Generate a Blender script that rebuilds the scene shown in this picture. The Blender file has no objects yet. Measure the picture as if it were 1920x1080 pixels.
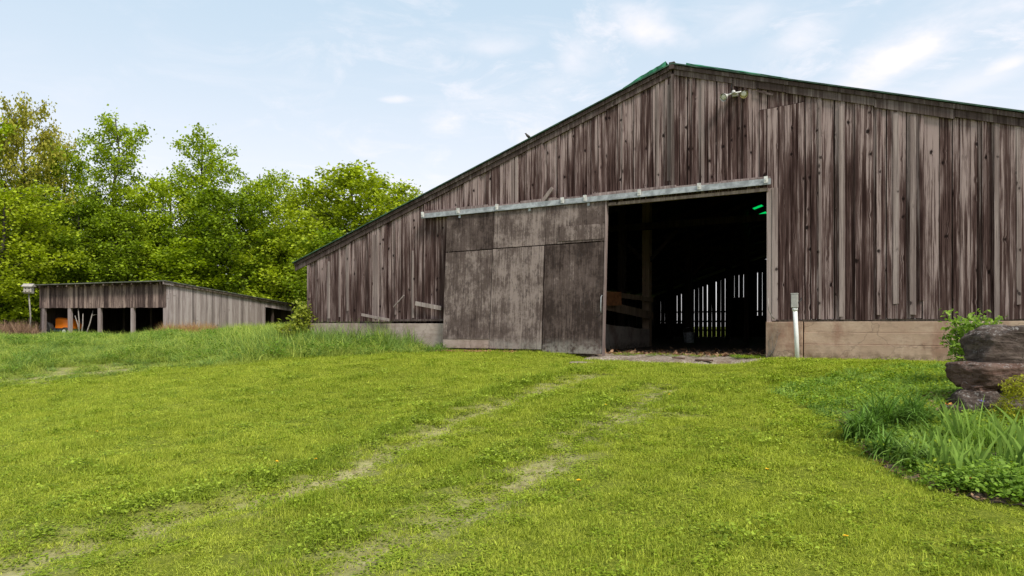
import bpy, math, random
import numpy as np
from mathutils import Vector, Matrix, Euler, noise as mnoise
R = math.radians
rng = np.random.default_rng(7)
random.seed(7)
C = bpy.context.scene
col = C.collection

# ------------------------------------------------------------------ camera, sky, sun
EYE = 1.6
F = 1300.0            # focal length in pixels of a 1920 wide picture
HZ = 612.0            # row of the horizon
cam_d = bpy.data.cameras.new('camera'); cam = bpy.data.objects.new('camera', cam_d); col.objects.link(cam)
cam.location = (0, 0, EYE); cam.rotation_euler = (R(90), 0, 0)
cam_d.sensor_width = 36; cam_d.lens = F/1920*36; cam_d.shift_y = (HZ-540)/1920
cam_d.clip_start = 0.05; cam_d.clip_end = 3000
C.camera = cam
SUN_EL, SUN_AZ = R(52), R(148)      # azimuth clockwise from +Y (behind the camera, to the right)
world = bpy.data.worlds.new('World'); C.world = world; world.use_nodes = True
C.view_settings.view_transform = 'Standard'; C.view_settings.look = 'None'
C.view_settings.gamma = 1; C.view_settings.use_curve_mapping = False
C.view_settings.exposure = 1.48
sd = bpy.data.lights.new('sun', 'SUN'); sd.energy = 1.5; sd.angle = R(12); sd.color = (1.0, 0.955, 0.88)
sun = bpy.data.objects.new('sun', sd); col.objects.link(sun)
sdir = Vector((math.sin(SUN_AZ)*math.cos(SUN_EL), math.cos(SUN_AZ)*math.cos(SUN_EL), math.sin(SUN_EL)))
sun.rotation_euler = sdir.to_track_quat('Z', 'Y').to_euler(); sun.location = sdir*60

class NT:
    def __init__(s, nt):
        s.t = nt; nt.nodes.clear()
    def n(s, typ, ins=None, out=0, **props):
        nd = s.t.nodes.new(typ)
        for k, v in props.items(): setattr(nd, k, v)
        for k, v in (ins or {}).items():
            sk = nd.inputs[k]
            if isinstance(v, bpy.types.NodeSocket): s.t.links.new(v, sk)
            else: sk.default_value = v
        return nd.outputs[out] if out is not None else nd
    def m(s, op, a, b=0.0, c=0.0, clamp=False):
        return s.n('ShaderNodeMath', {0: a, 1: b, 2: c}, operation=op, use_clamp=clamp)
    def vm(s, op, a, b=(0, 0, 0), out=0):
        return s.n('ShaderNodeVectorMath', {0: a, 1: b}, out=out, operation=op)
    def mix(s, f, a, b, blend='MIX'):
        nd = s.t.nodes.new('ShaderNodeMix'); nd.data_type = 'RGBA'; nd.blend_type = blend
        for i, v in ((0, f), (6, a), (7, b)):
            if isinstance(v, bpy.types.NodeSocket): s.t.links.new(v, nd.inputs[i])
            else: nd.inputs[i].default_value = (v if i == 0 else (tuple(v)+(1,))[:4])
        return nd.outputs[2]
    def rng(s, v, a, b, c=0.0, d=1.0, smooth=True):
        return s.n('ShaderNodeMapRange', {0: v, 1: a, 2: b, 3: c, 4: d}, interpolation_type='SMOOTHSTEP' if smooth else 'LINEAR')
    def noise(s, vec, scale, detail=3, rough=.55, dist=0.0):
        return s.n('ShaderNodeTexNoise', {'Vector': vec, 'Scale': scale, 'Detail': detail, 'Roughness': rough, 'Distortion': dist})
    def xyz(s, vec):
        nd = s.n('ShaderNodeSeparateXYZ', {0: vec}, out=None); return nd.outputs

# sky: daylight sky veiled by thin high cloud, with brighter wisps
W = NT(world.node_tree)
sky = W.n('ShaderNodeTexSky', sky_type='NISHITA', sun_disc=False, sun_elevation=SUN_EL, sun_rotation=SUN_AZ,
          air_density=1.0, dust_density=1.2, ozone_density=2.0)
d = W.n('ShaderNodeTexCoord', out=0)
x, y, z = W.xyz(d)
zz = W.m('ADD', W.m('MAXIMUM', z, 0.0), 0.15)
P = W.n('ShaderNodeCombineXYZ', {0: W.m('DIVIDE', x, zz), 1: W.m('DIVIDE', y, zz), 2: 0.0})
def cloud_P(px, py):
    k, m_ = (px-960)/F, (HZ-py)/F
    L = math.sqrt(k*k+1+m_*m_); zz_ = m_/L+.15
    return k/L/zz_, 1/L/zz_
wn = W.noise(P, 2.6, 6, .62, 0.35)
wn2 = W.noise(W.n('ShaderNodeMapping', {0: P, 'Rotation': (0, 0, R(38)), 'Scale': (1.0, 3.2, 1)}), 1.5, 7, .62, 0.6)
cl = W.m('MULTIPLY', W.rng(wn2, .50, .80, 0, .5), W.rng(x, -.45, .25, .15, 1))
cl = W.m('MAXIMUM', cl, W.m('MULTIPLY', W.rng(W.noise(P, 3.4, 7, .66, .6), .47, .72), W.rng(x, -.5, .2, .12, .62)))
fluff = W.rng(wn, .30, .62)
for (ax, ay, bx, by, wd, st) in ((1590, 165, 1830, 15, .11, 1.0), (1830, 15, 2050, -140, .15, 1.0), (1470, 90, 1560, 40, .08, .55), (1170, 20, 1250, 75, .09, .8),
                             (1085, 125, 1105, 75, .08, .65), (850, 235, 905, 205, .11, .85), (722, 186, 760, 186, .03, .75),
                             (1860, 135, 1900, 110, .05, .7), (900, 90, 960, 80, .06, .45), (1330, 60, 1420, 20, .09, .4), (1000, 180, 1060, 150, .07, .35), (1740, 190, 1900, 120, .09, .35)):
    a, b = cloud_P(ax, ay), cloud_P(bx, by)
    c = ((a[0]+b[0])/2, (a[1]+b[1])/2); ln = math.hypot(b[0]-a[0], b[1]-a[1])/2+wd; an = math.atan2(b[1]-a[1], b[0]-a[0])
    q = W.n('ShaderNodeMapping', {0: P, 'Location': (c[0], c[1], 0), 'Rotation': (0, 0, an), 'Scale': (ln, wd, 1)}, vector_type='TEXTURE')
    q = W.vm('ADD', q, W.vm('MULTIPLY', W.vm('SUBTRACT', W.n('ShaderNodeTexNoise', {'Vector': P, 'Scale': 7.0, 'Detail': 5, 'Roughness': .6}, out=1), (.5, .5, .5)), (1.3, 1.3, 0)))
    bl = W.rng(W.vm('LENGTH', q, out=1), 1.25, .1, 0, st)
    cl = W.m('MAXIMUM', cl, W.m('MULTIPLY', bl, fluff))
elev = W.rng(z, 0.02, 0.46)
veil = W.mix(elev, (8.6, 8.25, 8.45), (5.0, 6.2, 7.2))
skc = W.mix(.80, sky, veil)
skc = W.mix(cl, skc, (8.0, 7.6, 7.85))
bg = W.n('ShaderNodeBackground', {0: skc, 1: 0.05})
W.n('ShaderNodeOutputWorld', {0: bg}, out=None)

# ------------------------------------------------------------------ the lie of the land
UX, UY = 0.8646, -0.5025          # along the gable wall, to the right
VX, VY = 0.5025, 0.8646           # into the barn
OX, OY = 0.333, 17.33
def sm(t): t = np.clip(t, 0, 1); return t*t*(3-2*t)
def U(px): k = (px-960)/F; return (OY*k-OX)/(UX-UY*k)       # pixel column -> metres along the gable wall
UD0_, UD1_ = U(1126), U(1440)
def uv_of(X, Y): return (X-OX)*UX+(Y-OY)*UY, (X-OX)*VX+(Y-OY)*VY
def ground_rel(X, Y):
    X = np.asarray(X, float); Y = np.asarray(Y, float)
    u, v = uv_of(X, Y)
    z = -0.66-0.90*sm((-v-0.3)/13.0)
    z = z-0.30*sm((-X-4)/6)*(1-sm((Y-17)/14))*sm((Y-6)/6)
    z = z-0.11*sm((u-(UD0_-.9))/.8)*sm(((UD1_+.3)-u)/.6)*np.exp(-(np.minimum(v+.6, 0)/1.8)**2)*(v < .5)
    z = z+0.03*np.sin(X*.9+1)*np.sin(Y*.7)*sm((-v-1)/3)
    return z
def G(px, py):
    k, m_ = (px-960)/F, (py-HZ)/F
    Ys = np.linspace(2.5, 70, 6751)
    d_ = -ground_rel(k*Ys, Ys)-m_*Ys
    i = int(np.argmax(d_ < 0)) if (d_ < 0).any() else len(Ys)-1
    return k*Ys[i], Ys[i]
def gz(X, Y): return float(ground_rel(X, Y))+EYE
ruts = [[G(a, b) for a, b in r] for r in (
    [(-60, 1100), (0, 1062), (180, 1015), (350, 965), (520, 925), (660, 882), (760, 830), (870, 778), (1000, 732), (1120, 700)],
    [(560, 1110), (640, 1062), (760, 1010), (900, 945), (1010, 880), (1090, 820), (1180, 770), (1260, 725)])]
def seg_dist(X, Y, pl):
    best = np.full(np.shape(X), 1e9)
    for (ax, ay), (bx, by) in zip(pl[:-1], pl[1:]):
        dx, dy = bx-ax, by-ay; L = dx*dx+dy*dy+1e-9
        t = np.clip(((X-ax)*dx+(Y-ay)*dy)/L, 0, 1)
        best = np.minimum(best, np.hypot(X-ax-t*dx, Y-ay-t*dy))
    return best
_ph = rng.uniform(0, 6.28, 24); _fr = rng.uniform(.6, 3.2, (24, 2))*rng.choice([-1, 1], (24, 2))
def lump(X, Y, f=1.0):
    s = 0
    for i in range(24): s = s+np.sin((X*_fr[i, 0]+Y*_fr[i, 1])*f+_ph[i])
    return s/math.sqrt(12)
def bareness(X, Y):
    b = np.zeros(np.shape(X))
    for i, r in enumerate(ruts):
        dd = seg_dist(X, Y, r)
        b = np.maximum(b, np.exp(-(dd/(.24 if i == 0 else .32))**2)*np.clip((.80 if i == 0 else .66)+.30*lump(X, Y, 1.1)+.15*lump(X, Y, 5), .5 if i == 0 else .35, .95)); b = np.maximum(b, .42*np.exp(-(dd/.48)**2))
    for px, py, rr in ((20, 722, 1.1), (75, 712, 1.3), (130, 702, 1.2), (235, 696, 1.0), (170, 690, .8), (290, 690, .5), (940, 925, .28), (1010, 880, .25), (60, 1020, .35), (1180, 775, .45)):
        cx, cy = G(px, py); b = np.maximum(b, .85*np.exp(-(((X-cx)/(rr*1.6))**2+((Y-cy)/rr)**2))*np.clip(.7+.5*lump(X, Y, 2.3), 0, 1))
    u, v = uv_of(X, Y)
    b = np.maximum(b, np.exp(-(v/.28)**2)*.8*(u > -2.2)*(u < 5))
    return np.clip(b, 0, 1)

# ------------------------------------------------------------------ object helpers
def tag(o, label=None, cat=None, group=None, kind=None):
    if label: o['label'] = label
    if cat: o['category'] = cat
    if group: o['group'] = group
    if kind: o['kind'] = kind
    return o
def empty(name, loc=(0, 0, 0), rz=0, **kw):
    o = bpy.data.objects.new(name, None); col.objects.link(o); o.location = loc; o.rotation_euler = (0, 0, rz)
    o.empty_display_size = .2
    return tag(o, **kw)
class MB:
    def __init__(s): s.v = []; s.f = []
    def add(s, v, f):
        b = len(s.v); s.v += [tuple(q) for q in v]; s.f += [tuple(b+i for i in q) for q in f]; return s
    def box(s, x0, x1, y0, y1, z0, z1, j=0.0, M=None):
        v = [(x, y, z) for x in (x0, x1) for y in (y0, y1) for z in (z0, z1)]
        if j: v = [(a+random.uniform(-j, j), b+random.uniform(-j, j), c+random.uniform(-j, j)) for a, b, c in v]
        if M is not None: v = [tuple(M @ Vector(q)) for q in v]
        return s.add(v, [(0, 1, 3, 2), (4, 6, 7, 5), (0, 4, 5, 1), (2, 3, 7, 6), (0, 2, 6, 4), (1, 5, 7, 3)])
    def bar(s, a, b, w, h, up=(0, 0, 1)):
        a, b = Vector(a), Vector(b); d_ = (b-a).normalized(); sd_ = d_.cross(Vector(up)).normalized(); u_ = sd_.cross(d_)
        v = [p+sd_*(i*w/2)+u_*(k*h/2) for p in (a, b) for i in (-1, 1) for k in (-1, 1)]
        return s.add(v, [(0, 1, 3, 2), (4, 6, 7, 5), (0, 4, 5, 1), (2, 3, 7, 6), (0, 2, 6, 4), (1, 5, 7, 3)])
    def tube(s, pts, rad, n=8, cap=True):
        pts = [Vector(p) for p in pts]; rad = rad if hasattr(rad, '__len__') else [rad]*len(pts)
        b = len(s.v); ref = Vector((.31, .17, .93)) if abs((pts[-1]-pts[0]).normalized().z) < .8 else Vector((1, 0, 0))
        for i, p in enumerate(pts):
            d_ = (pts[min(i+1, len(pts)-1)]-pts[max(i-1, 0)]).normalized()
            a = d_.cross(ref).normalized(); c = d_.cross(a)
            for k in range(n):
                t = 2*math.pi*k/n; s.v.append(tuple(p+(a*math.cos(t)+c*math.sin(t))*rad[i]))
        for i in range(len(pts)-1):
            for k in range(n):
                k2 = (k+1) % n; s.f.append((b+i*n+k, b+i*n+k2, b+(i+1)*n+k2, b+(i+1)*n+k))
        if cap: s.f.append(tuple(b+k for k in range(n))[::-1]); s.f.append(tuple(b+(len(pts)-1)*n+k for k in range(n)))
        return s
    def build(s, name, mat, parent=None, smooth=False, bevel=0):
        me = bpy.data.meshes.new(name); me.from_pydata(s.v, [], s.f); me.materials.append(mat); me.update()
        if smooth: me.shade_smooth()
        o = bpy.data.objects.new(name, me); col.objects.link(o)
        if parent: o.parent = parent
        if bevel:
            md = o.modifiers.new('b', 'BEVEL'); md.width = bevel; md.segments = 2; md.limit_method = 'ANGLE'
        return o
def np_mesh(name, V, Fq, mat, parent=None, link=True):
    me = bpy.data.meshes.new(name); V = np.asarray(V, np.float32); Fq = np.asarray(Fq, np.int32)
    n, k = Fq.shape
    me.vertices.add(len(V)); me.vertices.foreach_set('co', V.ravel())
    me.loops.add(n*k); me.loops.foreach_set('vertex_index', Fq.ravel())
    me.polygons.add(n); me.polygons.foreach_set('loop_start', np.arange(0, n*k, k, dtype=np.int32))
    me.update(calc_edges=True); me.materials.append(mat)
    o = bpy.data.objects.new(name, me)
    if link: col.objects.link(o)
    if parent: o.parent = parent
    return o
def copy_tree(o, parent=None):
    c = o.copy(); col.objects.link(c); c.parent = parent
    for ch in list(o.children): copy_tree(ch, c)
    return c

# ------------------------------------------------------------------ materials
def mat(name):
    m_ = bpy.data.materials.new(name); m_.use_nodes = True; return m_, NT(m_.node_tree)
def finish(t, colr, rough=.8, bump=None, bstr=.3, bdist=.01, spec=.3, metallic=0.0, trans=0.0, tcol=None):
    ins = {'Base Color': colr, 'Roughness': rough, 'Specular IOR Level': spec, 'Metallic': metallic}
    nd = t.n('ShaderNodeBsdfPrincipled', ins, out=None)
    if bump is not None:
        t.t.links.new(t.n('ShaderNodeBump', {'Height': bump, 'Strength': bstr, 'Distance': bdist}), nd.inputs['Normal'])
    s_ = nd.outputs[0]
    if trans:
        tr = t.n('ShaderNodeBsdfTranslucent', {0: tcol if tcol is not None else colr})
        s_ = t.n('ShaderNodeMixShader', {0: trans, 1: s_, 2: tr})
    t.n('ShaderNodeOutputMaterial', {0: s_}, out=None)
def wood(name, dark, mid, light, lo=.40, hi=.72, knots=1.0, gscale=1.0, rand=.35, top=0.0):
    m_, t = mat(name)
    o = t.n('ShaderNodeTexCoord', out=3); r = t.n('ShaderNodeObjectInfo', out=5)
    off = t.n('ShaderNodeCombineXYZ', {0: t.m('MULTIPLY', r, 37.7), 1: 0.0, 2: t.m('MULTIPLY', r, 61.3)})
    v = t.vm('ADD', t.vm('MULTIPLY', o, (1, 1, 1)), off)
    kv = t.vm('MULTIPLY', v, (5.2*gscale, .4, 4.2*gscale))
    kn = t.n('ShaderNodeTexVoronoi', {'Vector': t.vm('ADD', kv, t.vm('MULTIPLY', t.n('ShaderNodeTexNoise', {'Vector': kv, 'Scale': 1.5}, out=1), (.35, 0, .35))), 'Scale': 1.0}, out=None)
    gate = t.m('GREATER_THAN', t.xyz(kn.outputs['Color'])[0], .62)
    near = t.m('MULTIPLY', t.rng(kn.outputs['Distance'], .38, .05), gate)
    knot = t.m('MULTIPLY', t.rng(kn.outputs['Distance'], .19, .10), gate)
    # grain bends round the knots
    gx = t.m('MULTIPLY', near, .022)
    gv = t.vm('ADD', v, t.n('ShaderNodeCombineXYZ', {0: gx, 1: 0.0, 2: 0.0}))
    grain = t.noise(t.vm('MULTIPLY', gv, (85*gscale, 20, 1.6*gscale)), 1.0, 5, .7)
    streak = t.noise(t.vm('MULTIPLY', gv, (24*gscale, 6, .5*gscale)), 1.0, 5, .66, .5)
    patch = t.noise(t.vm('MULTIPLY', v, (5.0*gscale, 3, .8*gscale)), 1.0, 4, .55)
    s_ = t.m('ADD', t.m('MULTIPLY', streak, .58), t.m('ADD', t.m('MULTIPLY', patch, .27), t.m('MULTIPLY', grain, .27)))
    s_ = t.m('ADD', s_, t.m('MULTIPLY', t.m('SUBTRACT', r, .5), rand*.32))
    if top:      # boards bleach under the roof edge and stay dark and damp below
        q_ = t.xyz(o); dz_ = t.m('SUBTRACT', t.m('SUBTRACT', 6.44, t.m('MULTIPLY', t.m('ABSOLUTE', t.m('SUBTRACT', q_[0], 3.787)), .325)), q_[2])
        s_ = t.m('ADD', s_, t.m('ADD', t.rng(dz_, 2.2, .2, -.012, top), t.rng(q_[2], 1.5, .8, 0, .012)))
    f = t.rng(s_, lo, hi, 0, 1, smooth=False)
    c = t.mix(t.rng(f, 0, .5), dark, mid); c = t.mix(t.rng(f, .48, 1), c, light)
    c = t.mix(t.m('MULTIPLY', near, .35*knots), c, tuple(q*.9 for q in dark))
    c = t.mix(t.m('MULTIPLY', knot, .9*knots), c, tuple(q*.3 for q in dark))
    crack = t.rng(grain, .40, .33, 0, .55)
    c = t.mix(crack, c, tuple(q*.4 for q in dark))
    finish(t, c, .88, grain, .5, .006, .1)
    return m_
M = {}
M['barn'] = wood('weathered_barn_wood', (.024, .0112, .0095), (.086, .051, .045), (.35, .262, .242), .452, .66, rand=.24, top=.042)
M['pale'] = wood('bleached_batten_wood', (.12, .085, .078), (.21, .158, .144), (.36, .285, .26), .38, .66)
M['rake'] = wood('dark_fascia_wood', (.036, .024, .02), (.078, .054, .048), (.19, .15, .135), .40, .72, .5)
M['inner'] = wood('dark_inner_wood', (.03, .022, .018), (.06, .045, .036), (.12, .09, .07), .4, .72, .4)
M['post'] = wood('brightened_old_post_wood', (.25, .175, .12), (.40, .29, .20), (.52, .42, .32), .4, .72, .4)  # post and rail colour brightened in place of light missing inside the barn
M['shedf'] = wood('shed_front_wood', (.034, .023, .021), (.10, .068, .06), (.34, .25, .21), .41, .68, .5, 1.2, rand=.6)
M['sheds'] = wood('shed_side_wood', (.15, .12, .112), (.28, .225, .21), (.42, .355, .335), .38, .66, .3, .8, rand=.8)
M['plank'] = wood('bare_plank_wood', (.16, .12, .11), (.27, .21, .19), (.40, .33, .30), .4, .66, .3)

def plywood():
    m_, t = mat('weathered_plywood')
    o = t.n('ShaderNodeTexCoord', out=3); r = t.n('ShaderNodeObjectInfo', out=5)
    v = t.vm('ADD', o, t.n('ShaderNodeCombineXYZ', {0: t.m('MULTIPLY', r, 19.0), 1: 0.0, 2: t.m('MULTIPLY', r, 43.0)}))
    a = t.noise(t.vm('MULTIPLY', v, (1.5, 1, 1.1)), 1.5, 6, .7)
    g = t.noise(t.vm('MULTIPLY', v, (48, 10, 1.6)), 1.0, 5, .75)
    b = t.noise(v, 13, 5, .75)
    st = t.noise(t.vm('MULTIPLY', v, (6, 3, .5)), 1.0, 4, .6)
    s_ = t.m('ADD', t.m('ADD', t.m('MULTIPLY', a, .36), t.m('MULTIPLY', g, .30)), t.m('ADD', t.m('MULTIPLY', b, .16), t.m('MULTIPLY', st, .18)))
    s_ = t.m('ADD', s_, t.m('MULTIPLY', t.m('SUBTRACT', r, .5), .13))
    f = t.rng(s_, .41, .60, 0, 1, smooth=False)
    c = t.mix(t.rng(f, 0, .5), (.033, .021, .017), (.100, .071, .061)); c = t.mix(t.rng(f, .5, 1), c, (.27, .21, .185))
    pit = t.m('MULTIPLY', t.rng(t.noise(t.vm('MULTIPLY', v, (20, 5, 7)), 1.0, 3, .6), .60, .68), .6)
    c = t.mix(pit, c, (.04, .032, .03))
    # pale peeled foot of the door and vertical lattice cracks
    zz_ = t.xyz(o)[2]
    foot = t.m('MULTIPLY', t.rng(zz_, .42, .12), t.rng(t.noise(v, 5, 5, .7), .36, .6))
    c = t.mix(t.m('MULTIPLY', foot, .75), c, (.30, .27, .235))
    seam = t.rng(t.m('ABSOLUTE', t.m('SUBTRACT', t.m('FRACT', t.m('MULTIPLY', t.m('ADD', t.xyz(o)[0], 20.0), 2.46)), .5)), .022, .008)
    c = t.mix(t.m('MULTIPLY', seam, .45), c, (.04, .03, .028))
    finish(t, c, .88, t.m('ADD', g, b), .45, .006, .2)
    return m_
M['ply'] = plywood()

def concrete(name, c1, c2, c3, stain=(.20, .10, .06), sc=1.0):
    m_, t = mat(name)
    o = t.n('ShaderNodeTexCoord', out=3)
    a = t.noise(o, .9*sc, 6, .65); b = t.noise(o, 9*sc, 6, .7)
    h = t.noise(t.vm('MULTIPLY', o, (.8, 1, 3.5)), 1.6, 5, .65)
    c = t.mix(t.rng(a, .35, .65), c1, c2)
    c = t.mix(t.m('MULTIPLY', t.rng(h, .5, .68), .5), c, c3)
    c = t.mix(t.m('MULTIPLY', t.rng(b, .48, .72), .35), c, tuple(q*.5 for q in c1))
    st = t.noise(t.vm('MULTIPLY', o, (1.9, 1, .8)), 1.1, 5, .65)
    c = t.mix(t.m('MULTIPLY', t.rng(st, .48, .66), .6), c, stain)
    spl = t.m('MULTIPLY', t.rng(t.xyz(o)[2], .24, .0), t.rng(b, .36, .6)); c = t.mix(t.m('MULTIPLY', spl, .75), c, (.12, .085, .045))
    crk = t.n('ShaderNodeTexVoronoi', {'Vector': t.vm('ADD', o, t.vm('MULTIPLY', t.n('ShaderNodeTexNoise', {'Vector': o, 'Scale': 2.5, 'Detail': 5}, out=1), (.5, .5, .5))), 'Scale': .9*sc}, feature='DISTANCE_TO_EDGE')
    c = t.mix(t.rng(crk, .010, .003, 0, .35), c, (.10, .07, .05))
    finish(t, c, .9, t.m('ADD', b, h), .5, .015, .2)
    return m_
M['conc'] = concrete('stained_concrete', (.40, .275, .195), (.52, .385, .285), (.25, .16, .11), (.24, .12, .08))
M['conc_l'] = concrete('pale_concrete', (.36, .275, .23), (.45, .36, .31), (.27, .20, .16), (.20, .14, .11))
M['slab'] = concrete('worn_slab', (.33, .265, .22), (.43, .36, .31), (.22, .16, .12), (.16, .11, .08), 2.5)
M['conc_d'] = concrete('inner_concrete', (.50, .42, .36), (.6, .51, .44), (.42, .34, .28))  # raised base colour stands in for daylight lacking on the inner low wall

def simple(name, c, rough=.5, metallic=0.0, var=.25, sc=9, spec=.4):
    m_, t = mat(name)
    o = t.n('ShaderNodeTexCoord', out=3); a = t.noise(o, sc, 5, .65)
    cc = t.mix(t.rng(a, .35, .68), tuple(q*(1-var) for q in c), tuple(min(1, q*(1+var)) for q in c))
    finish(t, cc, rough, a, .2, .004, spec, metallic)
    return m_
M['galv'] = simple('galvanised_steel', (.36, .37, .37), .5, .35, .3, 6)
M['bracket'] = simple('bright_bracket_metal', (.62, .60, .56), .5, .1)
M['green'] = simple('green_roof_metal', (.035, .075, .045), .55, .1, .6, 4)
M['teal'] = simple('bright_green_roof_metal', (.02, .17, .08), .5, .0, .4, 4)
M['tar'] = simple('dark_roof_edge', (.045, .04, .036), .7)
M['pvc'] = simple('white_pipe_plastic', (.74, .73, .70), .45, 0, .08)
M['grey'] = simple('grey_box_plastic', (.38, .36, .33), .6, 0, .15)
M['glass_w'] = simple('lamp_glass', (.72, .70, .62), .15, 0, .1)
M['lamp_y'] = simple('yellowed_lamp_rim', (.45, .38, .14), .35, 0, .2)
M['black'] = simple('dark_rubber', (.025, .024, .023), .7)
M['orange'] = simple('orange_paint', (.85, .20, .01), .35, 0, .06, 3)
M['blue'] = simple('blue_grey_metal', (.13, .19, .25), .5)
M['redb'] = simple('faded_red_brown_board', (.32, .13, .05), .8, 0, .3)
M['bird'] = simple('grey_feathers', (.07, .06, .05), .8, 0, .4, 40)
M['white_p'] = simple('chalky_white_paint', (.36, .32, .27), .7, 0, .15)
M['stick'] = simple('bare_branch_bark', (.24, .21, .18), .8, 0, .3)
def greenglass():
    m_, t = mat('translucent_green_sheet')
    finish(t, (.02, .35, .14, 1), .5, trans=.85, tcol=(.03, .75, .32, 1)); return m_
M['sky_green'] = greenglass()

def rock(name, c1, c2, c3):
    m_, t = mat(name)
    o = t.n('ShaderNodeTexCoord', out=3); r = t.n('ShaderNodeObjectInfo', out=5)
    v = t.vm('ADD', o, t.n('ShaderNodeCombineXYZ', {0: t.m('MULTIPLY', r, 9.0), 1: 0.0, 2: t.m('MULTIPLY', r, 7.0)}))
    a = t.noise(v, 2.2, 7, .68); b = t.noise(v, 17, 6, .75); ly = t.noise(t.vm('MULTIPLY', v, (2, 2, 12)), 1.2, 5, .65, .5)
    c = t.mix(t.rng(a, .35, .62), c1, c2)
    c = t.mix(t.m('MULTIPLY', t.rng(ly, .45, .65), .6), c, c3)
    nz = t.xyz(t.n('ShaderNodeNewGeometry', out=1))[2]
    lich = t.m('MULTIPLY', t.rng(t.noise(v, 26, 4, .7), .52, .63), t.rng(nz, .2, .85, .04, .6))
    c = t.mix(lich, c, (.44, .41, .37))
    c = t.mix(t.rng(b, .46, .34, 0, .7), c, (.03, .022, .02))
    finish(t, c, .92, t.m('ADD', t.m('MULTIPLY', b, .8), ly), 1.0, .06, .1)
    return m_
M['rock'] = rock('grey_fieldstone', (.05, .036, .029), (.125, .09, .073), (.22, .17, .14))
M['rock_r'] = rock('reddish_fieldstone', (.085, .05, .036), (.17, .10, .076), (.25, .175, .14))

def foliage(name, c1, c2, c3, trans=.4, patch=.5, rough=.55, tboost=1.25, rnd=.5, spec=.25, isl_f=.35):
    m_, t = mat(name)
    p = t.n('ShaderNodeNewGeometry', out=0); r = t.n('ShaderNodeObjectInfo', out=5)
    ri = t.n('ShaderNodeNewGeometry', out='Random Per Island') if False else None
    a = t.noise(p, patch, 3, .6); b = t.noise(p, patch*9, 2, .6)
    f = t.m('ADD', t.m('MULTIPLY', a, 1.0), t.m('ADD', t.m('MULTIPLY', b, .5), t.m('MULTIPLY', t.m('SUBTRACT', r, .5), rnd*.4)))
    f = t.rng(f, .5, 1.0, 0, 1, smooth=False)
    c = t.mix(t.rng(f, 0, .5), c1, c2); c = t.mix(t.rng(f, .5, 1), c, c3)
    isl = t.n('ShaderNodeNewGeometry', out=None).outputs['Random Per Island']
    c = t.mix(isl_f, c, t.mix(isl, tuple(q*.35 for q in c2), tuple(min(q*1.8, 1) for q in c3)))
    tc = t.n('ShaderNodeHueSaturation', {'Color': c, 'Value': tboost, 'Saturation': 1.05})
    finish(t, c, rough, spec=spec*.6, trans=trans, tcol=tc)
    return m_
M['lawn'] = foliage('lawn_blades', (.08, .14, .009), (.23, .305, .014), (.48, .51, .075), .42, .42, tboost=1.35, rnd=2.4, spec=.15, isl_f=.6)
M['bank'] = foliage('rank_lawn_grass', (.07, .12, .009), (.145, .215, .012), (.33, .40, .05), .4, .6, spec=.15, isl_f=.6)
M['weed'] = foliage('lawn_weed_leaves', (.11, .18, .010), (.20, .28, .014), (.36, .42, .05), .35, .8, spec=.15)
M['tall'] = foliage('tall_grass_blades', (.09, .15, .010), (.20, .275, .022), (.42, .47, .10), .4, .35, tboost=1.3, isl_f=.55, rnd=1.4, spec=.2)
M['darkg'] = foliage('dark_grass_blades', (.035, .08, .012), (.085, .16, .022), (.24, .34, .08), .35, .8, spec=.2, isl_f=.6)
M['red_w'] = foliage('reddish_weeds', (.30, .14, .06), (.42, .19, .09), (.40, .30, .12), .4, 1.0)
M['brush'] = foliage('dry_brush', (.16, .09, .06), (.24, .14, .09), (.30, .2, .12), .2, .6)
M['leaf_a'] = foliage('maple_leaves', (.11, .17, .006), (.22, .31, .009), (.38, .45, .03), .36, .16, tboost=1.5, rnd=.8, isl_f=.4)
M['leaf_b'] = foliage('yellow_green_leaves', (.13, .18, .007), (.25, .32, .010), (.40, .45, .035), .36, .16, tboost=1.5, rnd=.8, isl_f=.5)
M['leaf_c'] = foliage('reddish_spring_leaves', (.14, .16, .012), (.25, .26, .020), (.40, .35, .06), .36, .16, tboost=1.5, rnd=.8, isl_f=.5)
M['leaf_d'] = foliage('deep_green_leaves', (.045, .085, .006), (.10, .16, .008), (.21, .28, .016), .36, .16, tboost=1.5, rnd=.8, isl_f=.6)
M['vine'] = foliage('vine_leaves', (.14, .20, .015), (.25, .30, .03), (.36, .38, .06), .45, 1.5)
M['shrub'] = foliage('young_shrub_leaves', (.12, .22, .02), (.20, .33, .035), (.36, .47, .09), .45, 2)
M['lily'] = foliage('daylily_leaves', (.025, .065, .006), (.06, .125, .010), (.17, .29, .05), .3, 1.5, spec=.25, isl_f=.55)
M['iris'] = foliage('iris_leaves', (.08, .15, .025), (.15, .25, .035), (.28, .40, .08), .35, 1.5, spec=.3, isl_f=.5)
M['cover'] = foliage('ground_cover_leaves', (.045, .10, .008), (.09, .17, .012), (.21, .33, .035), .35, 1.5)
M['moss'] = foliage('golden_juniper', (.16, .17, .01), (.25, .26, .012), (.35, .34, .03), .35, 2)
M['litter'] = foliage('dead_leaves', (.17, .085, .045), (.30, .16, .085), (.42, .29, .18), .2, 3)
M['redleaf'] = foliage('red_brown_leaves', (.26, .09, .05), (.42, .17, .10), (.5, .3, .2), .2, 3)
M['petal_y'] = simple('yellow_petals', (.85, .50, .01), .6, 0, .1)
M['petal_o'] = simple('peach_petals', (.85, .38, .10), .6, 0, .25, 30)
M['petal_p'] = simple('violet_petals', (.18, .13, .38), .6, 0, .25)
M['bark'] = simple('dark_bark', (.05, .042, .033), .9, 0, .4, 3)

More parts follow.
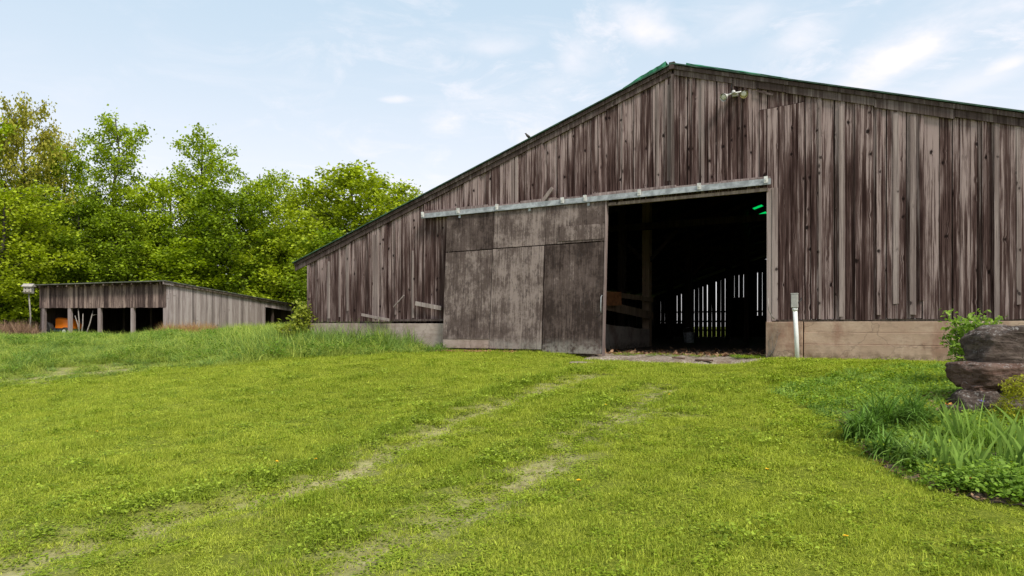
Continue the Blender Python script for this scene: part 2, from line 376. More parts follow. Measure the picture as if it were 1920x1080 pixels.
def ground_mat():
    m_, t = mat('turf_and_soil')
    p = t.n('ShaderNodeNewGeometry', out=0)
    bare = t.n('ShaderNodeAttribute', attribute_name='bare', out=2)
    a = t.noise(p, .5, 5, .6); b = t.noise(p, 22, 5, .75); c_ = t.noise(p, 6, 5, .7)
    g = t.mix(t.rng(a, .35, .65), (.09, .12, .008), (.14, .16, .01))
    g = t.mix(t.rng(b, .42, .6, 0, .9), g, (.24, .25, .03)); g = t.mix(t.rng(t.noise(p, 60, 4, .7), .42, .6, 0, .6), g, (.06, .08, .01))
    s_ = t.mix(t.rng(c_, .35, .65), (.24, .195, .10), (.42, .37, .19))
    s_ = t.mix(t.rng(b, .5, .7, 0, .6), s_, (.36, .38, .12))
    f = t.m('MULTIPLY', bare, t.rng(t.m('ADD', c_, t.m('MULTIPLY', b, .4)), .38, .62, .35, 1.0))
    c = t.mix(f, g, s_)
    finish(t, c, .95, t.m('ADD', b, c_), .6, .03, .1)
    return m_
M['ground'] = ground_mat()
M['soil'] = simple('dark_garden_soil', (.085, .058, .042), .95, 0, .5, 25)
M['floor'] = simple('dirt_floor', (.16, .11, .075), .95, 0, .5, 6)

# ------------------------------------------------------------------ ground
def axis(lo, a, b, hi, fine, ratio=1.16):
    c = list(np.arange(a, b, fine)); s_ = fine; x_ = a; left = []
    while x_ > lo: s_ *= ratio; x_ -= s_; left.append(x_)
    s_ = fine; x_ = c[-1]; right = []
    while x_ < hi: s_ *= ratio; x_ += s_; right.append(x_)
    return np.array(left[::-1]+c+right)
xs = axis(-900, -15, 11, 900, .11); ys = axis(-60, 3, 19, 1800, .11)
XX, YY = np.meshgrid(xs, ys, indexing='ij')
bare = bareness(XX, YY)
uu, vv = uv_of(XX, YY)
ZZ = ground_rel(XX, YY)+EYE
for i, r in enumerate(ruts): ZZ -= (.08 if i == 0 else .05)*np.exp(-(seg_dist(XX, YY, r)/.26)**2)
inside = (vv > .35)*(vv < 32.3)*(uu > -7.2)*(uu < 14.8)
ZZ = np.where(inside, EYE-1.0, ZZ)
ZZ += .008*lump(XX, YY, 6)*(YY < 22)*(1-inside)
nx, ny = XX.shape
idx = np.arange(nx*ny).reshape(nx, ny)
Fq = np.stack([idx[:-1, :-1], idx[1:, :-1], idx[1:, 1:], idx[:-1, 1:]], -1).reshape(-1, 4)
gr = np_mesh('ground', np.stack([XX, YY, ZZ], -1).reshape(-1, 3), Fq, M['ground'])
gr.data.shade_smooth()
at = gr.data.attributes.new('bare', 'FLOAT', 'POINT'); at.data.foreach_set('value', bare.ravel().astype(np.float32))
tag(gr, kind='structure')

# ------------------------------------------------------------------ the barn
def U(px): k = (px-960)/F; return (OY*k-OX)/(UX-UY*k)       # pixel column -> metres along the gable wall
def WY(px): return OY+UY*U(px)                               # distance of the wall there
def WZ(px, py): return (HZ-py)/F*WY(px)+.66                  # height above the barn base
barn = empty('barn', (OX, OY, EYE-.66), math.atan2(UY, UX), label='large weathered board barn with a low gable roof and a wide dark doorway', cat='barn')
RIDGE_U, RIDGE_Z, SL = 3.787, 5.78+.66, .325
U0, U1 = U(580), 15.1
DEP = 32.7
def roof_z(u): return RIDGE_Z-SL*abs(u-RIDGE_U)
SILL = .10+.66+.03                                          # underside of the boards
def board(u0, u1, zb, zt0, zt1, y0=0.0, th=.025, m_='barn', lean=0.0, name='board', parent=None, j=.004):
    mb = MB(); a = lean
    q = lambda s_: random.uniform(-s_, s_)
    v = []
    for (uu_, zt) in ((u0, zt0), (u1, zt1)):
        for yy in (y0-th, y0):
            v.append((uu_+q(j), yy+q(.003), zb+q(.006))); v.append((uu_+a+q(j), yy+q(.003), zt+q(.004)))
    mb.add(v, [(0, 1, 3, 2), (4, 6, 7, 5), (0, 4, 5, 1), (2, 3, 7, 6), (0, 2, 6, 4), (1, 5, 7, 3)])
    return mb.build(name, M[m_], parent or barn)
UD0, UD1 = U(1126), U(1440)                                 # doorway
HEAD = 2.86+.66
u = U0; i = 0
patch0, patch1 = U(1425), U(1511)
while u < U1:
    w = random.choice([.11, .13, .15, .17, .19, .22, .26])*random.uniform(.93, 1.07)
    if u+w > U1-.06: w = U1-u
    for brk in (UD0, UD1, RIDGE_U, patch0, patch1):
        if u < brk-.02 < u+w and brk-u < w+.05: w = brk-u if brk-u > .05 else w
    a, b = u, u+w-random.choice([.006, .01, .016, .022])
    zt0, zt1 = roof_z(a)-.20, roof_z(b)-.20
    y0 = random.choice([0, -.008, -.018, -.032])
    zb = SILL+random.uniform(-.015, .02)
    over = a > UD0-.03 and b < UD1+.03
    if over: zb = HEAD+.02
    if patch0-.01 < a < patch1-.02:
        zc = WZ(1428, 208)+(WZ(1508, 192)-WZ(1428, 208))*(a-patch0)/(patch1-patch0)
        board(a, b, zc+.02, zt0, zt1, .0); board(a, b, max(zb, SILL) if not over else zb, zc, zc+.01, -.022)
    else:
        tall_ = zt0-zb
        if tall_ > 4.5 and random.random() < .12 and not over:
            zc = zb+tall_*random.uniform(.45, .7); board(a, b, zb, zc, zc, y0); board(a, b, zc+.006, zt0, zt1, y0-.005)
        else: board(a, b, zb, zt0, zt1, y0, lean=random.uniform(-.008, .008))
    # narrow battens over some joints
    pb = .42 if b > UD1 else .30
    if random.random() < pb and not (patch0-.1 < b < patch1+.1):
        w2 = random.uniform(.045, .085); zb2 = zb+(random.uniform(0, .35) if random.random() < .3 else 0)
        board(b-w2/2, b+w2/2, zb2, roof_z(b)-.205, roof_z(b)-.205, -.045, .02, 'pale' if random.random() < .3 else 'barn')
    u += w; i += 1
# bleached boards that stand out
for px, w, py0, py1 in ((706, .13, 440, 598), (620, .09, 490, 597), (1578, .075, 200, 594), (1680, .095, 212, 570), (1712, .10, 216, 590), (777, .06, 470, 596), (1256, .09, 160, 340)):
    uc = U(px); zt = min(WZ(px, py0), roof_z(uc)-.21)
    board(uc-w/2, uc+w/2, max(WZ(px, py1), SILL), zt, zt-(.01), -.05, .02, 'pale')
# ridge strip
board(RIDGE_U-.035, RIDGE_U+.035, HEAD+.2, RIDGE_Z-.2, RIDGE_Z-.2, -.09, .04, 'rake')
# backing behind the gaps
mb = MB()
def backing(a, b, z0): 
    y_ = .012; v = [(a, y_, z0), (b, y_, z0), (b, y_, roof_z(b)-.08), (a, y_, roof_z(a)-.08)]
    v += [(p[0], y_+.03, p[2]) for p in v]
    mb.add(v, [(0, 1, 2, 3), (7, 6, 5, 4), (0, 4, 5, 1), (1, 5, 6, 2), (2, 6, 7, 3), (3, 7, 4, 0)])
backing(U0+.02, UD0-.02, SILL+.02); backing(UD0-.02, RIDGE_U, HEAD+.05); backing(RIDGE_U, UD1+.02, HEAD+.05); backing(UD1+.02, U1-.02, SILL+.02)
mb.build('wall_frame', M['inner'], barn)
# rake boards
def rake(a, b, top, hgt, y0, th, m_, name):
    v = []
    for uu_ in (a, b):
        zz_ = roof_z(uu_)+top
        v += [(uu_, y0-th, zz_-hgt), (uu_, y0-th, zz_), (uu_, y0, zz_-hgt), (uu_, y0, zz_)]
    MB().add(v, [(0, 1, 3, 2), (4, 6, 7, 5), (0, 4, 5, 1), (2, 3, 7, 6), (0, 2, 6, 4), (1, 5, 7, 3)]).build(name, M[m_], barn)
EL, ER = U(557), U1+.45
cuts = [EL, U(660), U(800), U(905), U(1020), U(1140), RIDGE_U-.02]
for a, b in zip(cuts[:-1], cuts[1:]): rake(a, b-.006, -.035+random.uniform(-.012, .004), .185+random.uniform(-.02, .02), -.052, .028+random.uniform(0, .008), 'rake', 'rake_board')
cuts = [RIDGE_U+.02, U(1375), U(1420), U(1475), U(1640), U(1790), U(1935), 12.6, ER]
for a, b in zip(cuts[:-1], cuts[1:]): rake(a, b-.006, -.035+random.uniform(-.02, .004), .185+random.uniform(-.03, .04), -.052, .028+random.uniform(0, .01), 'rake', 'rake_board')
for a, b in ((EL, U(800)), (U(800), U(1010)), (U(1010), RIDGE_U-.01), (RIDGE_U+.01, U(1480)), (U(1480), U(1760)), (U(1760), ER)):
    rake(a, b-.005, .0, .085, -.098, .022, 'rake', 'rake_trim')
MB().bar((U(1418), -.087, WZ(1418, 172)), (U(1450), -.087, WZ(1450, 180)), .012, .035).build('split_fascia_strip', M['rake'], barn)
MB().box(RIDGE_U-.07, RIDGE_U+.05, -.16, -.02, RIDGE_Z-.09, RIDGE_Z+.055, .006).build('ridge_end', M['rake'], barn)
# roof: green sheet metal with a few translucent patches
holes = []
for px, py, w, h in ((1413, 378, .50, .22), (1421, 389, .40, .16), (1430, 401, .34, .26)):
    k, m_ = (px-960)/F, (HZ-py)/F
    # plane of the left slope, seen from the camera
    Yh = (5.78-SL*RIDGE_U+SL*(-OX*UX-OY*UY))/(m_-SL*(k*UX+UY))
    uh, vh = uv_of(k*Yh, Yh); holes.append((uh-w/2, uh+w/2, vh-h*1.5, vh+h*1.5))
def slope(a, b, hs, name, m_):
    us = sorted({a, b, *[h[0] for h in hs], *[h[1] for h in hs]}); vs = sorted({-.16, DEP+.3, *[h[2] for h in hs], *[h[3] for h in hs]})
    mb = MB()
    for i in range(len(us)-1):
        for j in range(len(vs)-1):
            cu, cv = (us[i]+us[i+1])/2, (vs[j]+vs[j+1])/2
            if any(h[0] < cu < h[1] and h[2] < cv < h[3] for h in hs): continue
            v = [(us[i+p], vs[j+q], roof_z(us[i+p])+dz) for dz in (.012, .04) for p, q in ((0, 0), (1, 0), (1, 1), (0, 1))]
            mb.add(v, [(3, 2, 1, 0), (4, 5, 6, 7), (0, 1, 5, 4), (1, 2, 6, 5), (2, 3, 7, 6), (3, 0, 4, 7)])
    return mb.build(name, M[m_], barn)
slope(EL-.04, RIDGE_U, holes, 'roof_sheet', 'green'); slope(RIDGE_U, ER+.04, [], 'roof_sheet', 'green')
for h in holes:
    v = [(a, b, roof_z(a)+.02) for a, b in ((h[0], h[2]), (h[1], h[2]), (h[1], h[3]), (h[0], h[3]))]
    v += [(p[0], p[1], p[2]+.006) for p in v]
    MB().add(v, [(3, 2, 1, 0), (4, 5, 6, 7), (0, 1, 5, 4), (1, 2, 6, 5), (2, 3, 7, 6), (3, 0, 4, 7)]).build('skylight_sheet', M['sky_green'], barn)
# lifted, buckled sheet ends near the ridge
def lifted(pa, pb, h0, h1):
    mb = MB(); n = 14; L = []
    for i in range(n+1):
        t = i/n; uu_ = U(pa)+(U(pb)-U(pa))*t
        hh = (h0+(h1-h0)*t)*math.sin(min(1, t*3+.05)*math.pi/2)*random.uniform(.8, 1.15)+.004
        L.append((uu_, roof_z(uu_)+.042, roof_z(uu_)+.042+hh))
    v = []; f = []
    for (uu_, z0, z1) in L:
        yj = random.uniform(-.03, .03); v += [(uu_, -.15+yj, z0), (uu_, -.15+yj*.3, z1), (uu_, .7, z0+.02)]
    for i in range(n):
        f += [(3*i, 3*i+3, 3*i+4, 3*i+1), (3*i+1, 3*i+4, 3*i+5, 3*i+2)]
    mb.add(v, f); return mb.build('lifted_roof_sheet', M['teal'], barn)
lifted(1172, 1252, .03, .105)
lifted(1480, 1290, .012, .03)
# gutter-like trim line on the sheet edge
# track, header, jambs
MB().box(U(800), U(1448), -.20, -.14, 2.93+.66, 3.04+.66).box(U(800), U(1448), -.235, -.195, 2.91+.66, 2.945+.66).build('door_track', M['galv'], barn)
mb = MB()
for k in range(9):
    a = U(803)+(U(1446)-U(803))*k/9; b = U(803)+(U(1446)-U(803))*(k+1)/9
    mb = MB().box(a, b-.01, -.135, -.048, 3.03+.66, 3.10+.66+random.uniform(-.02, .03), .008).build('track_board', M['pale'], barn)
for px in (802, 868, 940, 1062, 1104, 1205, 1316, 1440):
    uc = U(px); MB().box(uc-.035, uc+.035, -.25, -.2, 2.945+.66, 3.08+.66, .004).box(uc-.012, uc+.012, -.262, -.25, 2.99+.66, 3.03+.66).build('track_bracket', M['bracket'], barn)
MB().box(UD0, UD1+.02, -.12, -.03, 2.80+.66, 2.865+.66, .004).build('door_header', M['pale'], barn)
MB().box(UD0, UD1+.02, -.03, .10, 2.865+.66, 2.92+.66).build('door_lintel', M['inner'], barn)
MB().box(UD1-.01, UD1+.085, -.07, .16, .0, 2.86+.66, .004).build('door_jamb', M['pale'], barn)
MB().box(UD1+.095, UD1+.20, -.085, -.03, SILL-.01, 2.86+.66, .004).build('door_jamb', M['pale'], barn)
MB().box(UD0-.14, UD0, -.02, .16, .0, 2.86+.66, .004).build('door_jamb', M['inner'], barn)
# corner board on the left and sill trim
board(U0-.03, U0+.10, SILL-.05, roof_z(U0)-.2, roof_z(U0+.1)-.2, -.04, .03, 'barn', name='corner_board')
MB().box(U(740), U(834), -.10, -.03, SILL+.01, SILL+.07, .004).build('sill_board', M['rake'], barn)
MB().box(U0+.1, U(738), -.05, -.02, SILL-.03, SILL+.012, .003).build('sill_board', M['inner'], barn)
MB().box(UD1+.22, U1, -.05, -.02, SILL-.035, SILL+.008, .003).build('sill_board', M['inner'], barn)
# foundations
def course(a, b, z0, z1, y0, m_, name='foundation_course'):
    mb = MB(); n = max(2, int((b-a)/.5)); top = []; 
    v = []; f = []
    for i in range(n+1):
        uu_ = a+(b-a)*i/n; e = random.uniform(-.006, .006)
        v += [(uu_, y0+e, z0), (uu_, y0+e, z1+random.uniform(-.003, .003)), (uu_, .30, z1), (uu_, .30, z0)]
    for i in range(n):
        for k in range(4): f.append((4*i+k, 4*i+(k+1) % 4, 4*i+4+(k+1) % 4, 4*i+4+k))
    f += [(3, 2, 1, 0), (4*n, 4*n+1, 4*n+2, 4*n+3)]
    return mb.add(v, f).build(name, M[m_], barn, bevel=.008)
for z0, z1, y0 in ((-.4, .30, -.085), (.303, .54, -.066), (.543, SILL-.035, -.055)): course(U(1508), U1, z0, z1, y0, 'conc')
course(UD1-.02, U(1506), -.4, SILL-.035, -.13, 'conc')
course(U0, U(712), -.5, SILL-.04, -.07, 'conc_l'); course(U(712)+.01, U(860), -.5, SILL-.05, -.09, 'conc_l'); course(U(860)+.01, UD0, -.5, SILL-.05, -.08, 'conc_l')
# side walls and back gable (the back one shows daylight between its boards)
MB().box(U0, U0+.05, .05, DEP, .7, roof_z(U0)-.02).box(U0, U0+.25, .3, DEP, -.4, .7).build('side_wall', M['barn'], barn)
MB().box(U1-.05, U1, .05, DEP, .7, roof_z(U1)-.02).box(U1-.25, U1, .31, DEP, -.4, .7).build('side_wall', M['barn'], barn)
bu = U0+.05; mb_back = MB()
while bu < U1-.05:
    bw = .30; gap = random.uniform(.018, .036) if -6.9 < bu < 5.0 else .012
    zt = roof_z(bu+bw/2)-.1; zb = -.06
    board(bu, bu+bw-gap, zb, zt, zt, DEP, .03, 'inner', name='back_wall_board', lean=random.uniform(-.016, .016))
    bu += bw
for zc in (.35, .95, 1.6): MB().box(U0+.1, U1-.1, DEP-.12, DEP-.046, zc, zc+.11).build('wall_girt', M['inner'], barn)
vpanel = []
def back_u(px):
    k = (px-960)/F; bx, by = OX+VX*DEP, OY+VY*DEP
    return (by*k-bx)/(UX-UY*k), 
def bz(px, py): uu_ = back_u(px)[0]; return (HZ-py)/F*(OY+VY*DEP+UY*uu_)+.66
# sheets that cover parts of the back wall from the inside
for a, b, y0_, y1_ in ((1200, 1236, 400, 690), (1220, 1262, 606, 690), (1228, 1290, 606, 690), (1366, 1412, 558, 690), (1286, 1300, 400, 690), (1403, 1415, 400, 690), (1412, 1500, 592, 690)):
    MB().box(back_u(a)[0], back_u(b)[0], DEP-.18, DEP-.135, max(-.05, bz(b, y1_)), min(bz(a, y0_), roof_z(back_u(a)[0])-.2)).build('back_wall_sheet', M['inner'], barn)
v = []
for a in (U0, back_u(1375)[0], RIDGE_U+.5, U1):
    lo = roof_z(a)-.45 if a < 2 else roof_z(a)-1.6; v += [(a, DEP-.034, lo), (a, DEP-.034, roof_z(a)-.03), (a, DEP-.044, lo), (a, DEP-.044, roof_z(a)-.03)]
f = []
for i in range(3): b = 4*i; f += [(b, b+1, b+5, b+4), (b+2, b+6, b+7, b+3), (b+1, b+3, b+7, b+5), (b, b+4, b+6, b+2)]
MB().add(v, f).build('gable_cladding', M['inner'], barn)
# inner posts, beams, braces, rafters
def ipost(px, Yd, w, ztop=None, m_='inner', name='post'):
    X_ = (px-960)/F*Yd; uu_, vv_ = uv_of(X_, Yd); zt = roof_z(uu_)-.1 if ztop is None else ztop
    MB().box(uu_-w/2, uu_+w/2, vv_-w/2, vv_+w/2, -.05, zt, .01).build(name, M[m_], barn, bevel=.01)
    return uu_, vv_
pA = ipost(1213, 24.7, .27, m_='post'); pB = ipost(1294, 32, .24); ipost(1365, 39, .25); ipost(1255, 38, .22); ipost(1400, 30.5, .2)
for (pu, pv) in (pA, pB):
    for s_ in (-1, 1): MB().bar((pu, pv, 2.9), (pu+s_*1.1, pv, 4.0), .12, .12).build('brace', M['inner'], barn)
for vv_ in (8.2, 16.5, 24.5):
    MB().box(U0+.3, U1-.3, vv_-.1, vv_+.1, 4.05, 4.27).build('tie_beam', M['inner'], barn)
    for uu_ in (-3.9, -.6, 8.6, 11.8):
        MB().box(uu_-.12, uu_+.12, vv_-.11, vv_+.11, -.05, roof_z(uu_)-.1).build('post', M['inner'], barn)
for k in range(14):
    vv_ = .9+k*2.4
    for s_ in (-1, 1):
        e = RIDGE_U+s_*11.2
        MB().bar((RIDGE_U+s_*.02, vv_, RIDGE_Z-.10), (e, vv_, roof_z(e)-.10), .06, .17).build('rafter', M['inner'], barn)
# inner low wall left of the doorway with leaning rails
cu, cv = uv_of(2.83, 20.8); du, dv = uv_of(4.85, 24.45)
mb = MB(); n = 10; v = []; f = []
for i in range(n+1):
    t = -.6+1.6*i/n; zt = .74-.20*max(0, t)+random.uniform(-.02, .02)
    uu_, vv_ = cu+(du-cu)*t, cv+(dv-cv)*t
    v += [(uu_, vv_, -.06), (uu_, vv_, zt), (uu_-.25, vv_, zt), (uu_-.25, vv_, -.06)]
for i in range(n):
    for k in range(4): f.append((4*i+k, 4*i+(k+1) % 4, 4*i+4+(k+1) % 4, 4*i+4+k))
f += [(3, 2, 1, 0), (4*n, 4*n+1, 4*n+2, 4*n+3)]
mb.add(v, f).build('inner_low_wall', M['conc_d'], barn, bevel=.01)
def inpt(px, py, Yd): a, b = uv_of((px-960)/F*Yd, Yd); return (a, b, (HZ-py)/F*Yd+.66)
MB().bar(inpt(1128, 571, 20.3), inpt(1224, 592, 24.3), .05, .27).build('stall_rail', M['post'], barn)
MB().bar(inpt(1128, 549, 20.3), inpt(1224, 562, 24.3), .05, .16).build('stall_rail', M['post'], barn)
MB().bar(inpt(1132, 560, 20.05), inpt(1164, 560, 20.6), .05, .40).build('crate_board', M['redb'], barn)
MB().box(U0+.26, U1-.26, .31, DEP-.05, -.3, -.05).build('floor', M['floor'], barn)

# doorstep slab
slab = empty('doorstep_slab', (OX, OY, EYE-.66), math.atan2(UY, UX), label='cracked pale concrete slab lying in front of the open barn doorway', cat='slab')
nx_, ny_ = 44, 12; v = []; f = []
su0, su1 = UD0-.05, UD1-.0
for i in range(nx_+1):
    for j in range(ny_+1):
        t = i/nx_; s_ = j/ny_
        edge = -1.08+.14*math.sin(t*9)+.08*math.sin(t*31+1)+.05*random.uniform(-1, 1)
        yy = .55+(edge-.55)*s_; zz_ = .005+.012*math.sin(t*23+s_*7)+random.uniform(-.008, .008)-(.22 if j == ny_ else 0)-(.03 if j == ny_-1 else 0)-.07*s_*s_
        v.append((su0+(su1-su0)*t, yy, zz_))
for i in range(nx_):
    for j in range(ny_):
        a = i*(ny_+1)+j; f.append((a, a+1, a+ny_+2, a+ny_+1))
so = MB().add(v, f).build('slab', M['slab'], slab, smooth=True)
MB().bar((U(1325), -.86, -.03), (U(1356), -.9, -.035), .10, .035).build('slab_fragment', M['rock_r'], slab, bevel=.008)
MB().bar((U(1280), -.72, .0), (U(1302), -.78, -.01), .08, .03).build('slab_fragment', M['rock_r'], slab, bevel=.008)

# sliding door
door = empty('sliding_door', (OX, OY, EYE-.66), math.atan2(UY, UX), label='tall sliding barn door of weathered plywood sheets pushed open to the left', cat='door')
DU0, DU1 = U(846), U(1141)
DT, DB = 2.93+.66, .0
door_rot = math.atan2(.22, DT-DB)
dpivot = Matrix.Translation((0, -.15, DT)) @ Matrix.Rotation(-door_rot, 4, 'X') @ Matrix.Translation((0, 0, -DT))
def dpart(x0, x1, z0, z1, y0, y1, m_, name, j=.003, bevel=0):
    mb = MB().box(x0, x1, y0, y1, z0, z1, j); mb.v = [tuple(dpivot @ Vector(q)) for q in mb.v]
    return mb.build(name, M[m_], door, bevel=bevel)
c0, c1, c2, c3 = DU0, U(934), U(1031), DU1
zt1, zt2, zt3 = WZ(890, 471), WZ(985, 464), WZ(1085, 457)
dpart(c0, c1-.026, zt1, DT-.005, -.03, -.008, 'ply', 'door_panel'); dpart(c1, c2-.016, zt2, DT-.01, -.026, -.004, 'ply', 'door_panel'); dpart(c2, c3, zt3, DT, -.034, -.01, 'ply', 'door_panel')
dpart(c0-.01, c1-.032, .33, zt1-.025, -.02, .0, 'ply', 'door_panel'); dpart(c1-.006, c2-.034, .10, zt2-.024, -.040, -.014, 'ply', 'door_panel'); dpart(c2-.006, c3-.005, .02, zt3-.024, -.024, -.002, 'ply', 'door_panel')
dpart(c0+.0, c1-.02, .10, .34, -.008, .018, 'conc_l', 'door_kick_board')
dpart(c2+.35, c3-.01, zt3+.05, zt3+.40, -.045, -.034, 'ply', 'patch_panel')
for a, b, z0, z1 in ((c0, c3, DT-.16, DT-.02), (c0, c3, 1.5, 1.64), (c0, c3, .2, .34)): dpart(a+.01, b-.01, z0, z1, .022, .06, 'inner', 'door_rail')
for a in (c0+.02, c1-.05, c2-.05): dpart(a, a+.09, .15, DT-.02, .0605, .10, 'inner', 'door_stile')
dpart(c3+.002, c3+.032, -.03, DT+.01, -.045, .08, 'pale', 'door_edge_trim', .006)
for px in (870, 1000, 1110):
    dpart(U(px)-.03, U(px)+.03, DT-.1, DT+.06, -.048, -.036, 'galv', 'door_hanger')
mb = MB(); hz = WZ(1134, 570)
mb.tube([(c3-.03, -.035, hz-.22), (c3-.03, -.09, hz-.18), (c3-.03, -.09, hz+.14), (c3-.03, -.035, hz+.18)], .012, 6)
mb.v = [tuple(dpivot @ Vector(q)) for q in mb.v]; mb.build('door_handle', M['galv'], door, True)

# loose boards on the wall: things of their own
def wallthing(name, label, cat, px, py):
    return empty(name, tuple(Vector((OX, OY, EYE-.66))+Vector((UX*U(px), UY*U(px), WZ(px, py)))), math.atan2(UY, UX), label=label, cat=cat)
def stick(name, label, cat, a, b, w, h, y0, m_='plank', group=None):
    t_ = MB().bar((U(a[0]), y0, WZ(*a)), (U(b[0]), y0-.03, WZ(*b)), w, h).build(name, M[m_], None)
    t_.location = barn.location; t_.rotation_euler = barn.rotation_euler
    tag(t_, label, cat, group); return t_
stick('loose_plank', 'short pale plank hanging askew low on the wall, halfway between barn corner and sliding door', 'plank', (684, 590), (737, 600), .03, .075, -.14)
stick('loose_plank', 'pale plank nailed askew on the boards just left of the sliding door', 'plank', (785, 569), (834, 578), .03, .11, -.14)
stick('loose_stick', 'thin pale stick leaning on the wall above the hanging plank', 'stick', (743, 576), (764, 554), .02, .028, -.12)
stick('loose_plank', 'short weathered board leaning on top of the door track above the sliding door', 'plank', (1022, 381), (1043, 355), .03, .09, -.17, 'pale')

# ------------------------------------------------------------------ things on and by the barn
def frame(u_, v_, z_): return tuple(Vector((OX+UX*u_+VX*v_, OY+UY*u_+VY*v_, EYE-.66+z_)))
RZ = math.atan2(UY, UX)
fl = empty('floodlight', frame(U(1381), -.06, WZ(1381, 180)), RZ, label='double floodlight fixture under the roof peak of the barn', cat='floodlight')
MB().box(-.07, .05, -.07, 0, -.04, .05).build('mount_box', M['grey'], fl, bevel=.01)
MB().tube([(-.17, -.10, .0), (-.02, -.09, .02), (.17, -.10, .02)], .018, 8).tube([(-.02, -.02, .01), (-.02, -.10, .02)], .02, 8).build('arm', M['bracket'], fl, True)
MB().tube([(-.02, -.12, .03), (-.02, -.15, .05)], [.045, .03], 10).build('sensor', M['bracket'], fl, True)
for s_, mm in ((-1, 'bracket'), (1, 'lamp_y')):
    b_ = Vector((s_*.17, -.10, -.01)); d_ = Vector((s_*.35, -1, -.55)).normalized()
    lh = MB().tube([b_-d_*.03, b_+d_*.05, b_+d_*.10, b_+d_*.14], [.03, .045, .075, .085], 14, False).build('lamp_head', M[mm], fl, True)
    MB().tube([b_+d_*.115, b_+d_*.13], [.074, .03], 14).build('lamp_glass', M['glass_w'], lh, True)
MB().tube([(-.06, .0, .05), (-.09, -.02, .2), (-.06, .0, .33)], .01, 6).build('cable', M['black'], fl, True)

bd = empty('bird', frame(U(992), -.05, roof_z(U(992))+.05), RZ+.5, label='small dark bird perched on the left slope of the barn roof', cat='bird')
def skin_body(name, pts, rads, mat_, parent, edges=None):
    mb = MB().tube(pts, rads, 10)
    return mb.build(name, mat_, parent, True)
skin_body('body', [(.085, 0, .035), (.06, 0, .05), (.02, 0, .075), (-.02, 0, .11), (-.045, 0, .14), (-.06, 0, .162), (-.075, 0, .165)], [.006, .022, .036, .032, .021, .020, .006], M['bird'], bd)
MB().tube([(-.07, 0, .163), (-.097, 0, .166)], [.006, .001], 6).build('beak', M['black'], bd)
MB().add([(.06, -.012, .05), (.06, .012, .05), (.15, .016, .005), (.15, -.016, .005), (.06, -.012, .044), (.06, .012, .044), (.15, .016, .001), (.15, -.016, .001)],
         [(0, 1, 2, 3), (7, 6, 5, 4), (0, 4, 5, 1), (2, 6, 7, 3), (0, 3, 7, 4), (1, 5, 6, 2)]).build('tail', M['bird'], bd)
for s_ in (-1, 1):
    MB().tube([(.02, s_*.014, .05), (.01, s_*.014, -.01)], .003, 5).build('leg', M['black'], bd)
    MB().tube([(-.03, s_*.028, .11), (.02, s_*.036, .08), (.08, s_*.018, .045)], [.008, .02, .004], 6).build('wing', M['bird'], bd, True)

sp = empty('standpipe', frame(U(1499), -.42, -.02), RZ, label='white plastic standpipe with a grey cap box before the barn foundation', cat='pipe')
hh = 1.25
MB().tube([(.02, 0, -.1), (.0, 0, .5), (-.03, 0, hh-.15)], .043, 16).build('pipe', M['pvc'], sp, True)
MB().box(-.095, .03, -.06, .06, hh-.20, hh+.07).build('cap_box', M['grey'], sp, bevel=.012)
MB().box(-.10, .035, -.065, .065, hh+.07, hh+.09).build('cap_lid', M['grey'], sp, bevel=.006)
MB().tube([(-.025, 0, hh-.26), (-.03, 0, hh-.2)], .052, 16).build('collar', M['pvc'], sp, True)
MB().tube([(.035, 0, hh-.1), (.08, .05, hh-.05), (.06, .25, hh)], .012, 6).build('cable', M['black'], sp, True)

cb = MB().tube([frame(U(1443), -.16, WZ(1443, 560)), frame(U(1444), -.18, WZ(1444, 580)), frame(U(1450), -.2, WZ(1450, 592)), frame(U(1455), -.17, WZ(1455, 599))], .012, 6).build('cable', M['stick'], None, True)
tag(cb, 'thin pale cable curling out at the foot of the right door jamb', 'cable')
vn = MB()
for k in range(7):
    a = (1442+random.uniform(-2, 10), 668); p0 = Vector(frame(U(a[0]), -.16, WZ(*a)))
    pts = [p0]
    for q in range(5): p0 = p0+Vector((random.uniform(-.02, .09), random.uniform(-.03, .02), random.uniform(.05, .15))); pts.append(p0)
    vn.tube(pts, [.007, .006, .005, .004, .003, .002], 5)
tag(vn.build('dead_vine', M['stick'], None, True), 'leafless vine twigs on the concrete beside the doorway', 'vine')

bk = empty('bucket', (lambda a: frame(a[0], a[1], -.05))(uv_of((1292-960)/F*30.2, 30.2)), 0, label='grey metal bucket standing at the foot of a post inside the barn', cat='bucket')
MB().tube([(0, 0, 0), (0, 0, .45)], [.20, .26], 18, False).tube([(0, 0, .0), (0, 0, .01)], .2, 18).build('bucket_wall', simple('bucket_metal', (.55, .60, .63), .4, .2), bk, True)
MB().tube([(0, 0, .44), (0, 0, .47)], .268, 18, False).build('rim', M['galv'], bk, True)
MB().tube([(.26*math.cos(t), 0, .45+.22*math.sin(t)) for t in np.linspace(0, math.pi, 9)], .008, 6).build('handle', M['galv'], bk, True)

